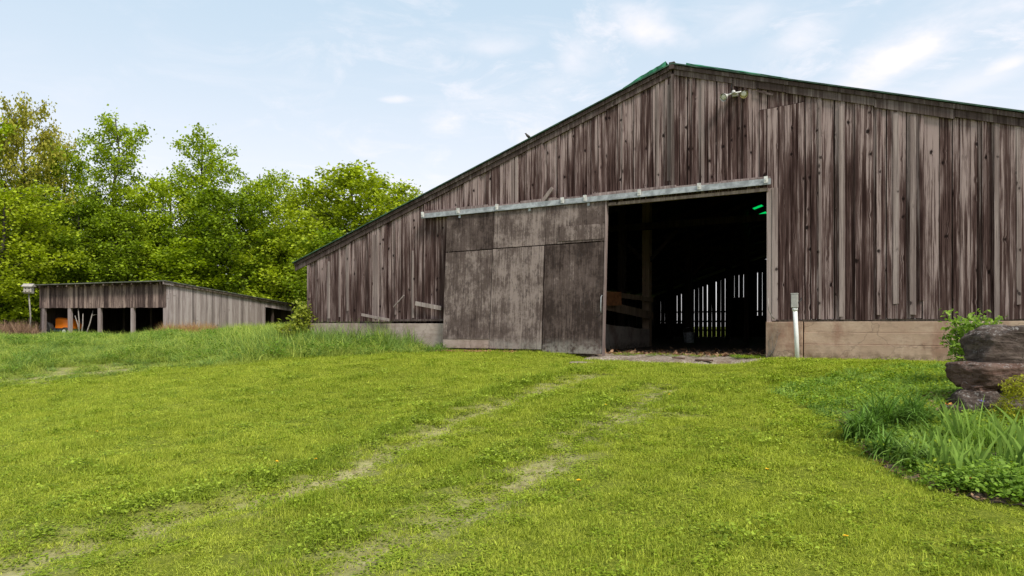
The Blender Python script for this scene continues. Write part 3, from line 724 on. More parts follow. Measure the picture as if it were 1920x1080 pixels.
# ------------------------------------------------------------------ leaf and blade geometry
def blades(n, spread, h0, h1, w, bend, segs=3, gauss=True, tip=.1, upb=.0, seed=0):
    g = np.random.default_rng(seed)
    if gauss: bx = g.normal(0, spread, n); by = g.normal(0, spread, n)
    else: bx = g.uniform(-spread, spread, n); by = g.uniform(-spread, spread, n)
    az = g.uniform(0, 2*np.pi, n); h = g.uniform(h0, h1, n); b = g.uniform(.2, 1, n)*bend; ww = w*g.uniform(.6, 1.2, n)
    fa = az+g.uniform(-.6, .6, n)+np.pi/2
    V = np.zeros((n, (segs+1)*2, 3))
    for s_ in range(segs+1):
        t = s_/segs; th = b*t
        r_ = h*t*np.sin(th*.9); zz_ = h*t*np.cos(th*.95)
        wd = ww*(1-t)**.6 if s_ < segs else ww*tip
        for q, sg in enumerate((-1, 1)):
            V[:, s_*2+q, 0] = bx+r_*np.cos(az)+sg*wd/2*np.cos(fa)
            V[:, s_*2+q, 1] = by+r_*np.sin(az)+sg*wd/2*np.sin(fa)
            V[:, s_*2+q, 2] = zz_-.005
    base = np.arange(n)[:, None]*((segs+1)*2)
    Fc = np.concatenate([np.stack([base[:, 0]+2*s_, base[:, 0]+2*s_+1, base[:, 0]+2*s_+3, base[:, 0]+2*s_+2], -1) for s_ in range(segs)])
    return V.reshape(-1, 3), Fc
def leaves(cent, size, up=.7, aspect=.75, seed=0, fold=.0):
    """rhombic leaves at cent (n,3)"""
    g = np.random.default_rng(seed); n = len(cent); size = size*g.uniform(.65, 1.25, n)
    nrm = g.normal(0, 1, (n, 3)); nrm[:, 2] = np.abs(nrm[:, 2])+up*2.2; nrm /= np.linalg.norm(nrm, axis=1)[:, None]
    t = g.normal(0, 1, (n, 3)); t -= (t*nrm).sum(1)[:, None]*nrm; t /= np.linalg.norm(t, axis=1)[:, None]
    b = np.cross(nrm, t); s_ = size[:, None]
    V = np.stack([cent-t*s_*.5, cent+b*s_*.5*aspect-t*s_*.06+nrm*s_*fold, cent+t*s_*.5, cent-b*s_*.5*aspect-t*s_*.06+nrm*s_*fold], 1)
    Fc = np.arange(n*4).reshape(n, 4)
    return V.reshape(-1, 3), Fc
def joinm(parts):
    V = []; Fc = []; o = 0
    for v, f in parts: V.append(v); Fc.append(f+o); o += len(v)
    return np.concatenate(V), np.concatenate(Fc)
def template_coll(name, meshes, m_):
    c = bpy.data.collections.new(name)
    for i, (v, f) in enumerate(meshes):
        ob = np_mesh(name+'_%02d' % i, v, f, m_[i] if isinstance(m_, list) else m_, link=False); c.objects.link(ob)
    return c
def scatter(name, pts, rot, scl, idx, coll, **kw):
    n = len(pts); me = bpy.data.meshes.new(name); me.vertices.add(n); me.vertices.foreach_set('co', np.asarray(pts, np.float32).ravel())
    for nm, ty, dat, key in (('rot', 'FLOAT_VECTOR', rot, 'vector'), ('scl', 'FLOAT_VECTOR', scl, 'vector'), ('idx', 'INT', idx, 'value')):
        a = me.attributes.new(nm, ty, 'POINT'); a.data.foreach_set(key, np.asarray(dat, np.int32 if ty == 'INT' else np.float32).ravel())
    me.update(); o = bpy.data.objects.new(name, me); col.objects.link(o)
    ng = bpy.data.node_groups.new(name+'_nodes', 'GeometryNodeTree')
    ng.interface.new_socket('Geometry', in_out='INPUT', socket_type='NodeSocketGeometry'); ng.interface.new_socket('Geometry', in_out='OUTPUT', socket_type='NodeSocketGeometry')
    N = ng.nodes; L = ng.links
    gi = N.new('NodeGroupInput'); go = N.new('NodeGroupOutput')
    ci = N.new('GeometryNodeCollectionInfo'); ci.inputs[0].default_value = coll; ci.inputs[1].default_value = True; ci.inputs[2].default_value = True
    ip = N.new('GeometryNodeInstanceOnPoints'); ip.inputs['Pick Instance'].default_value = True
    def na(nm, ty):
        q = N.new('GeometryNodeInputNamedAttribute'); q.data_type = ty; q.inputs[0].default_value = nm; return q.outputs[0]
    L.new(gi.outputs[0], ip.inputs['Points']); L.new(ci.outputs[0], ip.inputs['Instance']); L.new(na('idx', 'INT'), ip.inputs['Instance Index'])
    er = N.new('FunctionNodeEulerToRotation'); L.new(na('rot', 'FLOAT_VECTOR'), er.inputs[0]); L.new(er.outputs[0], ip.inputs['Rotation'])
    L.new(na('scl', 'FLOAT_VECTOR'), ip.inputs['Scale']); L.new(ip.outputs[0], go.inputs[0])
    md = o.modifiers.new('scatter', 'NODES'); md.node_group = ng
    return tag(o, **kw)
def rot_rand(n, tilt=.12): return np.stack([rng.normal(0, tilt, n), rng.normal(0, tilt, n), rng.uniform(0, 6.283, n)], -1)
def scl3(s_, hz_=None): 
    s_ = np.asarray(s_); return np.stack([s_, s_, s_ if hz_ is None else hz_], -1)

# ------------------------------------------------------------------ lawn
edge_px = np.array([-700, -300, 0, 130, 300, 430, 560, 700, 835, 850]); edge_py = np.array([800, 752, 724, 710, 694, 684, 671, 664, 658, 640])
def proj(X, Y): return 960+F*X/Y, HZ-F*ground_rel(X, Y)/Y
bed_poly = [G(*p) for p in ((1545, 770), (1575, 800), (1610, 840), (1650, 875), (1700, 905), (1780, 930), (1850, 945), (1950, 962), (2300, 1000), (2350, 760), (1950, 735), (1790, 720), (1700, 735), (1600, 745))]
def in_poly(X, Y, pl):
    r_ = np.zeros(np.shape(X), bool); n = len(pl)
    for i in range(n):
        (x1, y1), (x2, y2) = pl[i], pl[(i+1) % n]
        c = ((y1 > Y) != (y2 > Y)) & (X < (x2-x1)*(Y-y1)/(y2-y1+1e-12)+x1); r_ ^= c
    return r_
N_ = 90000
Yc = rng.uniform(3.0, 19.5, N_); Xc = rng.uniform(-17, 12, N_)
uc, vc = uv_of(Xc, Yc); pxc, pyc = proj(Xc, Yc)
ok = (vc < -.16) & (np.abs(Xc/Yc) < .92) & (pyc > np.interp(pxc, edge_px, edge_py)-4) & ~in_poly(Xc, Yc, bed_poly)
ok &= ~((uc > UD0-.1) & (uc < UD1-.05) & (vc > -1.12+.12*np.sin(uc*5)))
dens = np.clip(.95-.03*(Yc-4), .52, .95)*(1-.22*np.clip(lump(Xc, Yc, 4), 0, 1.5))
br = bareness(Xc, Yc)
ok &= rng.uniform(0, 1, N_) < dens*np.clip(1-.80*br, .2, 1)
Xc, Yc, br, pxc = Xc[ok], Yc[ok], br[ok], pxc[ok]; n = len(Xc); print('lawn tufts', n)
lt = [blades(200, .085, .018, .055, .0052, 1.5, 2, seed=s_) for s_ in range(5)]
lt += [blades(120, .07, .03, .085, .005, 1.0, 2, seed=9)]
g2 = np.random.default_rng(5)
for s_ in range(2):
    cc = np.stack([g2.normal(0, .07, 70), g2.normal(0, .07, 70), g2.uniform(.012, .045, 70)], -1); lt.append(leaves(cc, .022, 1.0, .9, seed=s_))
lt.append(blades(90, .07, .05, .12, .006, 1.1, 3, seed=13)); cc = np.stack([g2.normal(0, .07, 80), g2.normal(0, .07, 80), g2.uniform(.02, .08, 80)], -1); lt.append(leaves(cc, .026, .8, .8, seed=14))
lawnc = template_coll('lawn_templates', lt, [M['lawn']]*6+[M['weed']]*2+[M['bank'], M['bank']])
wz = lump(Xc, Yc, .9)
idx = rng.integers(0, 5, n); pr = rng.uniform(0, 1, n)
idx = np.where(pr < .14+.10*wz, 5, idx)
wp = .10+.12*np.clip(lump(Xc, Yc, 2.1)-.3, 0, 2)+.35*((pxc > 1430) & (Yc > 7))+.12*(np.abs(br-.3) < .2)
wp = wp+.5*(br > .35); idx = np.where(rng.uniform(0, 1, n) < wp, rng.integers(6, 8, n), idx)
bank = np.zeros(n)
for r_, o_, w_, a_ in ((ruts[0], .46, .15, .75), (ruts[1], .5, .18, .45)):
    mv = [(x_-.30*o_/.46, y_+.40*o_/.46) for x_, y_ in r_]; bank = np.maximum(bank, a_*np.exp(-(seg_dist(Xc, Yc, mv)/w_)**2)*np.clip(.65+.5*lump(Xc, Yc, 1.4), 0, 1))
idx = np.where(rng.uniform(0, 1, n) < bank, rng.integers(8, 10, n), idx)
idx = np.where((rng.uniform(0, 1, n) < .05*np.clip(lump(Xc, Yc, 1.9), 0, 2)), rng.integers(8, 10, n), idx)
hs = rng.uniform(.6, 1.35, n)*(1-.62*br)*np.interp(Yc, [4, 9], [.72, .92])*(1+.30*lump(Xc, Yc, 1.3)+.15*lump(Xc, Yc, 5))*(1+.02*(Yc-5)); rd_ = np.minimum(seg_dist(Xc, Yc, ruts[0]), seg_dist(Xc, Yc, ruts[1])); hs = np.clip(hs*(1+.7*np.exp(-((rd_-.42)/.14)**2)*np.clip(.5+.5*lump(Xc, Yc, 1.6), 0, 1)), .35, 2.2)
scatter('lawn', np.stack([Xc, Yc, ground_rel(Xc, Yc)+EYE-.008-sum(a_*np.exp(-(seg_dist(Xc, Yc, r)/.26)**2) for r, a_ in zip(ruts, (.08, .05)))], -1), rot_rand(n, .07), scl3(rng.uniform(.85, 1.2, n)*(1+.03*(Yc-5)), hs), idx, lawnc,
        label='mown yellow green lawn grass sloping up to the barn', cat='grass', kind='stuff')

# ------------------------------------------------------------------ tall grass left of the barn
N_ = 26000
Yc = rng.uniform(13.5, 43, N_)**1.0; Xc = rng.uniform(-34, 0, N_)
uc, vc = uv_of(Xc, Yc); pxc, pyc = proj(Xc, Yc)
ok = (pyc <= np.interp(pxc, edge_px, edge_py)+3) & (pxc < 838) & (pxc > -420) & ((vc < -.12) | (uc < U0-.2))
dd = np.interp(pxc, edge_px, edge_py)-pyc
nearwall = np.exp(-(np.maximum(-vc, 0)/1.6)**2)*(uc > U0-1.5)
ok &= rng.uniform(0, 1, N_) < np.clip(1.1-.022*(Yc-14), .35, 1)+nearwall
br = bareness(Xc, Yc); ok &= rng.uniform(0, 1, N_) > 1.3*br
Xc, Yc, pxc, pyc, dd, nw, vc = (q[ok] for q in (Xc, Yc, pxc, pyc, dd, nearwall, vc)); n = len(Xc); print('tall', n)
tt = [blades(40, .13, .28, .62, .014, 1.45, 4, seed=20+s_) for s_ in range(4)]+[blades(60, .15, .18, .40, .009, 1.5, 3, seed=30+s_) for s_ in range(2)]
wd_ = []
for s_ in range(2):
    g3 = np.random.default_rng(50+s_); cc = np.stack([g3.normal(0, .13, 130), g3.normal(0, .13, 130), g3.uniform(.03, .36, 130)], -1); wd_.append(leaves(cc, .055, .5, .6, seed=60+s_))
tt += wd_+[blades(44, .12, .3, .6, .014, 1.4, 4, seed=40+s_) for s_ in range(2)]
tallc = template_coll('tall_grass_templates', tt, [M['tall']]*6+[M['cover']]*2+[M['darkg']]*2)
tz = lump(Xc, Yc, .8)
short = (pxc < 420) | (dd < 6)
idx = np.where(short & (rng.uniform(0, 1, n) < .7), rng.integers(4, 6, n), rng.integers(0, 4, n))
idx = np.where(rng.uniform(0, 1, n) < .10+.12*np.clip(tz, 0, 2), rng.integers(6, 8, n), idx)
idx = np.where(rng.uniform(0, 1, n) < nw*.75+.12, rng.integers(8, 10, n), idx)
br = br[ok]; hs = rng.uniform(.65, 1.35, n)*np.maximum(np.clip(.35+dd/22, .4, 1), nw)*(1+.3*tz)*(1-.75*np.clip(bareness(Xc, Yc-.8)+br, 0, 1))
hs = hs*np.interp(pxc, [-300, 0, 250, 420, 480, 560, 640, 720, 800, 838], [.55, .55, .6, 1.2, 1.6, 1.65, 1.5, 1.35, 1.45, 1.35])
hs = np.clip(hs, .25, 1.7)
scatter('tall_grass', np.stack([Xc, Yc, ground_rel(Xc, Yc)+EYE-.01], -1), rot_rand(n, .12), scl3(rng.uniform(.9, 1.3, n), hs), idx, tallc,
        label='unmown tall grass and weeds between the lawn and the sheds', cat='tall grass', kind='stuff')

# red tinged weeds along the shed side and dry brush on the far left
def patch_scatter(name, px0, px1, Y0_, Y1_, cnt, h0, h1, m_, label, cat, seed, leafy=False, wx=.02):
    g4 = np.random.default_rng(seed); Ya = g4.uniform(Y0_, Y1_, cnt); pa = g4.uniform(px0, px1, cnt); Xa = (pa-960)/F*Ya
    b_ = blades(22, .2, h0, h1, wx, .9, 3, seed=seed)
    c = template_coll(name+'_template', [b_, blades(22, .2, h0, h1, wx, 1.2, 3, seed=seed+1)], m_)
    fade = np.minimum(1, np.minimum((pa-px0), (px1-pa))/25)*g4.uniform(.7, 1.2, cnt)
    scatter(name, np.stack([Xa, Ya, ground_rel(Xa, Ya)+EYE], -1), rot_rand(cnt, .15), scl3(np.ones(cnt), np.clip(fade, .2, 1.3)), g4.integers(0, 2, cnt), c, label=label, cat=cat, kind='stuff')
patch_scatter('reddish_weeds', 285, 425, 38.5, 43, 380, .5, .95, M['red_w'], 'reddish dry weeds standing along the foot of the shed side', 'weeds', 71, wx=.022)
patch_scatter('dry_brush', -160, 84, 42, 47, 420, .5, 1.15, M['brush'], 'brown dry brush at the edge of the wood left of the shed', 'brush', 75, wx=.03)

# ------------------------------------------------------------------ open shed
S0 = 44.0
Xc0 = (312-960)/F*S0
sang = math.atan2(-.155, 1.0)       # front runs left-right, nearly square to the view
shed = empty('open_shed', (Xc0, S0, EYE-.62), 0, label='long low open-fronted shed of grey boards before the trees', cat='shed')
fl_dir = Vector((-1, .155, 0)).normalized(); bk_dir = Vector((.155, 1, 0)).normalized()
FLEN = 9.1; SDEP = 17.3
HT, HB, HBACK = 3.45, 1.82, 2.55     # front top, underside of the front boards, rear height
def sp_(a, b, z_): return fl_dir*a+bk_dir*b+Vector((0, 0, z_))
def sboard(a0, a1, b0, b1, z0, z1, m_, name='board', z1b=None):
    """box spanning a (along the front), b (towards the back)"""
    z1b = z1 if z1b is None else z1b
    v = []
    for a_ in (a0, a1):
        for b_ in (b0, b1):
            zt = z1 if b_ == b0 else z1b
            v += [sp_(a_, b_, z0), sp_(a_, b_, zt)]
    return MB().add(v, [(0, 1, 3, 2), (4, 6, 7, 5), (0, 4, 5, 1), (2, 3, 7, 6), (0, 2, 6, 4), (1, 5, 7, 3)]).build(name, M[m_], shed)
def ptop(b_): return HT+(HBACK-HT)*b_/SDEP
def ftop(a_): return HT-.02*a_
a_ = 0.02
while a_ < FLEN:
    w = random.uniform(.13, .22); w = min(w, FLEN-a_)
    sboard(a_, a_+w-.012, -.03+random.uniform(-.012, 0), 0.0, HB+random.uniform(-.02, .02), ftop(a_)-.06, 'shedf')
    a_ += w
b_ = 0.0
bopen = 12.3
while b_ < SDEP-.1:
    w = random.uniform(.17, .27); w = min(w, SDEP-b_)
    z0 = -.2 if b_ < bopen else ptop(b_)-.62
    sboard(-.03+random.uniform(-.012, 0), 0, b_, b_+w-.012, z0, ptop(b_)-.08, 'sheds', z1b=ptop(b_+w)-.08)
    b_ += w
# back and left side walls, roof
sboard(0, FLEN, SDEP, SDEP+.05, -.3, HBACK-.1, 'inner', 'back_wall')
sboard(FLEN-.05, FLEN, .05, SDEP, -.3, HT-.1, 'inner', 'side_wall', HBACK-.1)
v = []
for a_ in (-.25, FLEN+.9):
    for b_ in (-.55, SDEP+.3):
        zt = ptop(b_)-.02*max(a_, 0); v += [sp_(a_, b_, zt-.02), sp_(a_, b_, zt+.035)]
MB().add(v, [(0, 1, 3, 2), (4, 6, 7, 5), (0, 4, 5, 1), (2, 3, 7, 6), (0, 2, 6, 4), (1, 5, 7, 3)]).build('roof', simple('grey_roof_sheet', (.12, .12, .095), .7, 0, .4, 2), shed)
for k in range(15):
    a_ = .1+k*.66
    MB().bar(sp_(a_, -.5, ftop(a_)-.075), sp_(a_, .6, ftop(a_)-.13), .05, .13).build('rafter_end', M['shedf'], shed)
MB().bar(sp_(-.16, -.56, HT-.10), sp_(-.16, .45, HT-.15), .03, .16).build('barge_board', M['sheds'], shed)
MB().bar(sp_(-.16, .45, HT-.13), sp_(-.16, SDEP, HBACK-.1), .03, .12).build('barge_board', M['shedf'], shed)
for px in (81, 130, 186, 248, 309):
    k = (px-960)/F
    # where the sight line meets the front plane
    A = Vector((Xc0, S0)); fd = Vector((fl_dir.x, fl_dir.y)); aa = (A.x-k*A.y)/(k*fd.y-fd.x)
    sboard(aa-.10, aa+.10, -.02, .18, -.3, HB+.05, 'sheds', 'post')
    sboard(aa-.09, aa+.09, 5.0, 5.18, -.3, 3.0, 'inner', 'post')
sboard(.1, FLEN-.1, .003, .12, HB+.02, HB+.22, 'inner', 'beam')
sboard(-.02, .10, SDEP-.2, SDEP, -.3, HBACK-.5, 'sheds', 'post'); sboard(-.02, .08, bopen, bopen+.12, -.3, 2.4, 'sheds', 'post')
sboard(.15, .35, 14.0, 14.15, -.3, 2.4, 'inner', 'post')
# floor of the shed stays turf; small tractor with an orange hood
tr = empty('garden_tractor', tuple(Vector(shed.location)+sp_(8.05, 1.1, .0)), sang+R(172), label='small tractor with an orange hood parked in the left bay of the shed', cat='tractor')
tr.scale = (1.2, 1.2, 1.12); mb = MB(); L_ = [(-.75, .50), (-.72, .72), (-.55, .92), (-.25, 1.02), (.15, 1.06), (.45, 1.08)]; v = []
for (x_, z_) in L_: v += [(x_, -.36, .45), (x_, -.33, z_-.07), (x_, -.20, z_), (x_, .20, z_), (x_, .33, z_-.07), (x_, .36, .45)]
f = []
for i in range(len(L_)-1):
    for k in range(5): f.append((6*i+k, 6*i+k+1, 6*i+7+k, 6*i+6+k))
f += [(5, 4, 3, 2, 1, 0), tuple(30+k for k in range(6))]
mb.add(v, f).build('hood', M['orange'], tr, bevel=.02)
MB().box(-.6, 1.1, -.25, .25, .25, .5).build('chassis', M['blue'], tr, bevel=.02)
for x_, r_, w_ in ((-.45, .25, .16), (.85, .42, .26)):
    for s_ in (-1, 1):
        wh = MB().tube([(x_, s_*(.42), r_), (x_, s_*(.42+w_), r_)], r_, 20).build('wheel', M['black'], tr, bevel=.02)
        MB().tube([(x_, s_*(.42+w_-.02), r_), (x_, s_*(.42+w_+.01), r_)], r_*.5, 16).build('rim', M['bracket'], wh)
MB().box(.55, 1.0, -.24, .24, .75, .85).box(.95, 1.05, -.22, .22, .85, 1.2).build('seat', M['black'], tr, bevel=.03)
MB().tube([(.45, 0, .95), (.55, 0, 1.2)], .02, 8).tube([(.55+.05*math.sin(t)*.3, .17*math.cos(t), 1.2+.17*math.sin(t)*.5) for t in np.linspace(0, 6.283, 15)], .014, 6).build('steering_wheel', M['black'], tr, True)
for i, (pa, ya, pb, yb, lb) in enumerate(((150, 618, 137, 592, 'short slanting pole beside the second shed post'), (150, 618, 143, 578, 'tall pale pole leaning beside the orange tractor'),
                                     (156, 618, 152, 588, 'thin pole in the middle of the second shed bay'), (166, 618, 171, 582, 'forked pole leaning right toward the third shed post'))):
    Yp = 44.9
    a = Vector(((pa-960)/F*Yp, Yp-.1*i, EYE-.6)); b = Vector(((pb-960)/F*Yp, Yp+.2, EYE+(HZ-yb)/F*Yp))
    mb = MB().tube([a, a.lerp(b, .5)+Vector((.04, 0, 0)), b], [.045, .038, .025], 6)
    if i == 3: mb.tube([a.lerp(b, .8), b+Vector((.28, 0, -.25))], [.025, .015], 6)
    tag(mb.build('leaning_pole', M['stick'], None, True), lb, 'pole', 'poles leaning in the shed')

bh = empty('birdhouse', ((54-960)/F*43.5, 43.5, EYE-.6), .2, label='pale wooden birdhouse on a tall thin pole left of the shed', cat='birdhouse')
bz_ = (HZ-542)/F*43.5+.6
MB().tube([(.05, 0, -.1), (.1, 0, 1.2), (0, 0, bz_-.28)], [.05, .045, .04], 8).build('pole', M['stick'], bh, True)
MB().box(-.22, .22, -.2, .2, bz_-.28, bz_+.16).build('box', M['white_p'], bh, bevel=.01)
MB().add([(-.3, -.3, bz_+.15), (.3, -.3, bz_+.15), (.3, .3, bz_+.15), (-.3, .3, bz_+.15), (-.3, 0, bz_+.34), (.3, 0, bz_+.34)], [(0, 1, 2, 3), (0, 4, 5, 1), (2, 5, 4, 3), (0, 3, 4), (1, 5, 2)]).build('roof', M['white_p'], bh)
for i in (-1, 1):
    for k in (-1, 1):
        MB().tube([(i*.10, -.205, bz_-.06+k*.09), (i*.10, -.19, bz_-.06+k*.09)], .04, 10).build('entrance_hole', M['black'], bh)
MB().box(-.26, .26, -.3, -.2, bz_-.2, bz_-.18).build('perch', M['white_p'], bh)

# ------------------------------------------------------------------ trees
def tree_mesh(seed, H, Rm, prof, limbs, cl_per, lv, lsize, bare_to=.15, spray=(1.0, .75), trunk_r=.22, droop=-.12, crown_name='crown'):
    g = np.random.default_rng(seed); mb = MB()
    wob = g.normal(0, .012*H, (7, 2)); wob[0] = 0
    tp = [Vector((wob[i, 0]*min(i, 2)*.5, wob[i, 1]*min(i, 2)*.5, H*i/6*.97)) for i in range(7)]
    mb.tube(tp, [trunk_r*(1.25-1.0*i/6)+.015 for i in range(7)], 8)
    def on_trunk(t): q = min(t*6/.97, 5.999); i = int(q); return tp[i].lerp(tp[i+1], q-i)
    cents = []
    for L in range(limbs):
        t = bare_to+(1-bare_to)*((L+g.uniform(0, 1))/limbs)*.96; az = L*2.4+g.uniform(-.5, .5)
        ln = Rm*np.interp(t, prof[0], prof[1])*g.uniform(.65, 1.15); s0 = on_trunk(t*.93)
        rise = g.uniform(.35, .85)+.55*t
        p1 = s0+Vector((math.cos(az)*ln*.55, math.sin(az)*ln*.55, rise*ln*.42)); p2 = s0+Vector((math.cos(az+.15)*ln, math.sin(az+.15)*ln, rise*ln*.62-droop*ln))
        mb.tube([s0, p1, p2], [.07*trunk_r/.22*(1.1-t*.7), .04*trunk_r/.22, .012], 5, False)
        nsub = max(2, int(cl_per*(.5+ln/Rm)))
        for s_ in range(nsub):
            q = g.uniform(.25, 1.0); b0 = s0.lerp(p1, q/.55) if q < .55 else p1.lerp(p2, (q-.55)/.45)
            sa = az+g.uniform(-1.3, 1.3); sl = ln*.34*g.uniform(.4, 1.1)
            e = b0+Vector((math.cos(sa)*sl, math.sin(sa)*sl, g.uniform(-.12, .35)*sl))
            if s_ % 2 == 0: mb.tube([b0, e], [.018, .006], 3, False)
            cents.append((e, g.uniform(.55, 1.2)*(.7+.5*ln/Rm)))
    # top tuft
    for s_ in range(6): cents.append((tp[6]+Vector((g.normal(0, .05*H*.4), g.normal(0, .05*H*.4), g.uniform(-.06, .015)*H)), .8))
    zc_ = max(c.z for c, _ in cents)/H; cents = [(Vector((c.x, c.y, c.z/zc_)), s_) for c, s_ in cents]; C_ = []
    for c, s_ in cents:
        nl = int(lv*g.uniform(.5, 1.5)); sd_ = g.normal(0, 1, (nl, 3))*np.array([spray[0], spray[0], spray[1]])*s_*.46
        sd_[:, 2] -= .16*(sd_[:, 0]**2+sd_[:, 1]**2)
        C_.append(np.array(c)[None, :]+sd_)
    Cn = np.concatenate(C_); V, Fc = leaves(Cn, lsize, .25, .8, seed=seed+1)
    return mb, (V, Fc)
def make_tree(name, seed, H, Rm, prof, limbs, cl_per, lv, lsize, leafm, label=None, cat='tree', group=None, **kw):
    mb, (V, Fc) = tree_mesh(seed, H, Rm, prof, limbs, cl_per, lv, lsize, **kw)
    t_ = empty(name, label=label, cat=cat, group=group)
    mb.build('trunk', M['bark'], t_, True); np_mesh('crown', V, Fc, M[leafm], t_)
    return t_
broad = ([0, .15, .35, .6, .8, 1], [.6, .85, 1.0, .95, .8, .45]); slim = ([0, .2, .45, .7, .9, 1], [.8, .9, 1.0, .8, .6, .35]); high = ([0, .3, .5, .75, .9, 1], [.4, .5, .55, 1.0, .85, .5])
def put(t_, px, topy, Yd, hw, label, m_=None, base_H=None, base_R=None, rz=None, dz=0):
    X_ = (px-960)/F*Yd; H_ = (HZ-topy)/F*Yd+.7; R_ = hw/F*Yd
    t_.location = (X_, Yd, gz(X_, Yd)-.1); sx = R_/base_R; t_.scale = (sx, sx, H_/base_H); t_.rotation_euler = (0, 0, rng.uniform(0, 6.28) if rz is None else rz)
    t_['label'] = label; t_['category'] = 'tree'; t_['group'] = 'maple trees along the wood edge behind the shed'
    if m_:
        for ch in t_.children:
            if ch.name.startswith('crown'): ch.data = crown_variant(ch.data, m_)
_cv = {}
def crown_variant(me, m_):
    k = (me.name, m_)
    if k not in _cv:
        c = me.copy(); c.materials.clear(); c.materials.append(M[m_]); _cv[k] = c
    return _cv[k]
T_b = make_tree('maple_tree', 101, 18, 4.6, broad, 46, 15, 21, .31, 'leaf_a', bare_to=.12)
T_s = make_tree('maple_tree', 202, 21, 3.6, slim, 48, 13, 18, .30, 'leaf_a', bare_to=.16)
T_h = make_tree('maple_tree', 303, 20, 3.4, high, 36, 13, 18, .30, 'leaf_a', bare_to=.3)
T_c = make_tree('maple_tree', 404, 16, 5.0, broad, 48, 15, 23, .33, 'leaf_a', bare_to=.06)
BH = {T_b.name: (18, 4.6), T_s.name: (21, 3.6), T_h.name: (20, 3.4), T_c.name: (16, 5.0)}
first = {T_b.name: True, T_s.name: True, T_h.name: True, T_c.name: True}
plan = [  # source, px, top row, distance, half width px, material, label
    (T_b, 42, 186, 66, 62, 'leaf_c', 'tall thin-leaved tree with reddish top at the left edge, its crown open to the sky'),
    (T_s, 218, 207, 67, 56, None, 'tallest narrow tree standing alone above the left part of the shed roof'),
    (T_h, 384, 252, 70, 54, None, 'thin tree with a rounded open top rising behind the peak of the shed roof'),
    (T_c, 662, 314, 62, 112, 'leaf_b', 'broad yellow green tree just left of the barn roof'),
    (T_b, 122, 258, 69, 56, 'leaf_a', 'medium loose tree between the reddish tree and the tallest narrow tree'),
    (T_c, 5, 345, 55, 95, 'leaf_b', 'low yellow green tree at the left edge above the birdhouse'),
    (T_c, 318, 328, 68, 78, 'leaf_a', 'full green tree right of the tallest narrow tree'),
    (T_b, 492, 318, 68, 62, 'leaf_a', 'rounded green tree above the low end of the shed'),
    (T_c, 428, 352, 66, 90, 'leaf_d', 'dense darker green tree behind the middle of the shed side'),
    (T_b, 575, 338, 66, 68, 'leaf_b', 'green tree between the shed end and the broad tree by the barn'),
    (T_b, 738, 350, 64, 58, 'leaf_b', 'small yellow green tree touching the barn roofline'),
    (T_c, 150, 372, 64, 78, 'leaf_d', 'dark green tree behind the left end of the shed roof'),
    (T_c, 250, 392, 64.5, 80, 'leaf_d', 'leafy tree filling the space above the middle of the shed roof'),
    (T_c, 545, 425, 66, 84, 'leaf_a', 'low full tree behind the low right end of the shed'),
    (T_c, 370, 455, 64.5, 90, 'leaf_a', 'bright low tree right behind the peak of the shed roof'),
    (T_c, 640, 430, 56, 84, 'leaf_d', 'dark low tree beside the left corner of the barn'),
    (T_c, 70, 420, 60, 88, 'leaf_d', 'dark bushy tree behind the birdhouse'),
    (T_b, -70, 230, 62, 90, 'leaf_a', 'green tree cut by the left edge of the picture'),
]
for src, px, ty, Yd, hw, mm, lb in plan:
    t_ = src if first.pop(src.name, False) else copy_tree(src)
    put(t_, px, ty, Yd, hw, lb, mm, *BH[src.name])
# second row deeper in the wood
for i, (px, ty, Yd, hw, lb) in enumerate(((-180, 250, 72, 100, 'deep wood tree beyond the left edge of the picture'), (30, 300, 78, 90, 'dark tree deep in the wood directly behind the reddish topped tree'), (170, 330, 80, 80, 'dark tree deep in the wood just left of the tallest narrow tree'),
        (270, 370, 82, 80, 'dark tree deep in the wood just right of the tallest narrow tree'), (450, 375, 82, 80, 'dark tree in the second row behind the dense tree over the shed side'), (530, 380, 80, 80, 'dark second row tree between the rounded tree and the green tree by the shed end'),
        (610, 372, 78, 90, 'dark tree filling the gaps behind the green tree left of the broad one'), (700, 380, 76, 90, 'dark tree showing through the broad tree beside the barn roof'), (790, 410, 74, 80, 'dark tree mostly hidden behind the barn roof slope'),
        (110, 440, 74, 100, 'low dark tree filling the wood behind the left end of the shed'), (460, 460, 74, 100, 'low dark tree filling the wood above the low half of the shed roof'), (330, 470, 75, 100, 'low dark tree filling the wood behind the shed roof peak'), (590, 470, 72, 100, 'low dark tree filling the wood between shed and barn'))):
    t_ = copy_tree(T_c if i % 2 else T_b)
    put(t_, px, ty+55, Yd, hw, lb, 'leaf_d', *BH[(T_c if i % 2 else T_b).name])
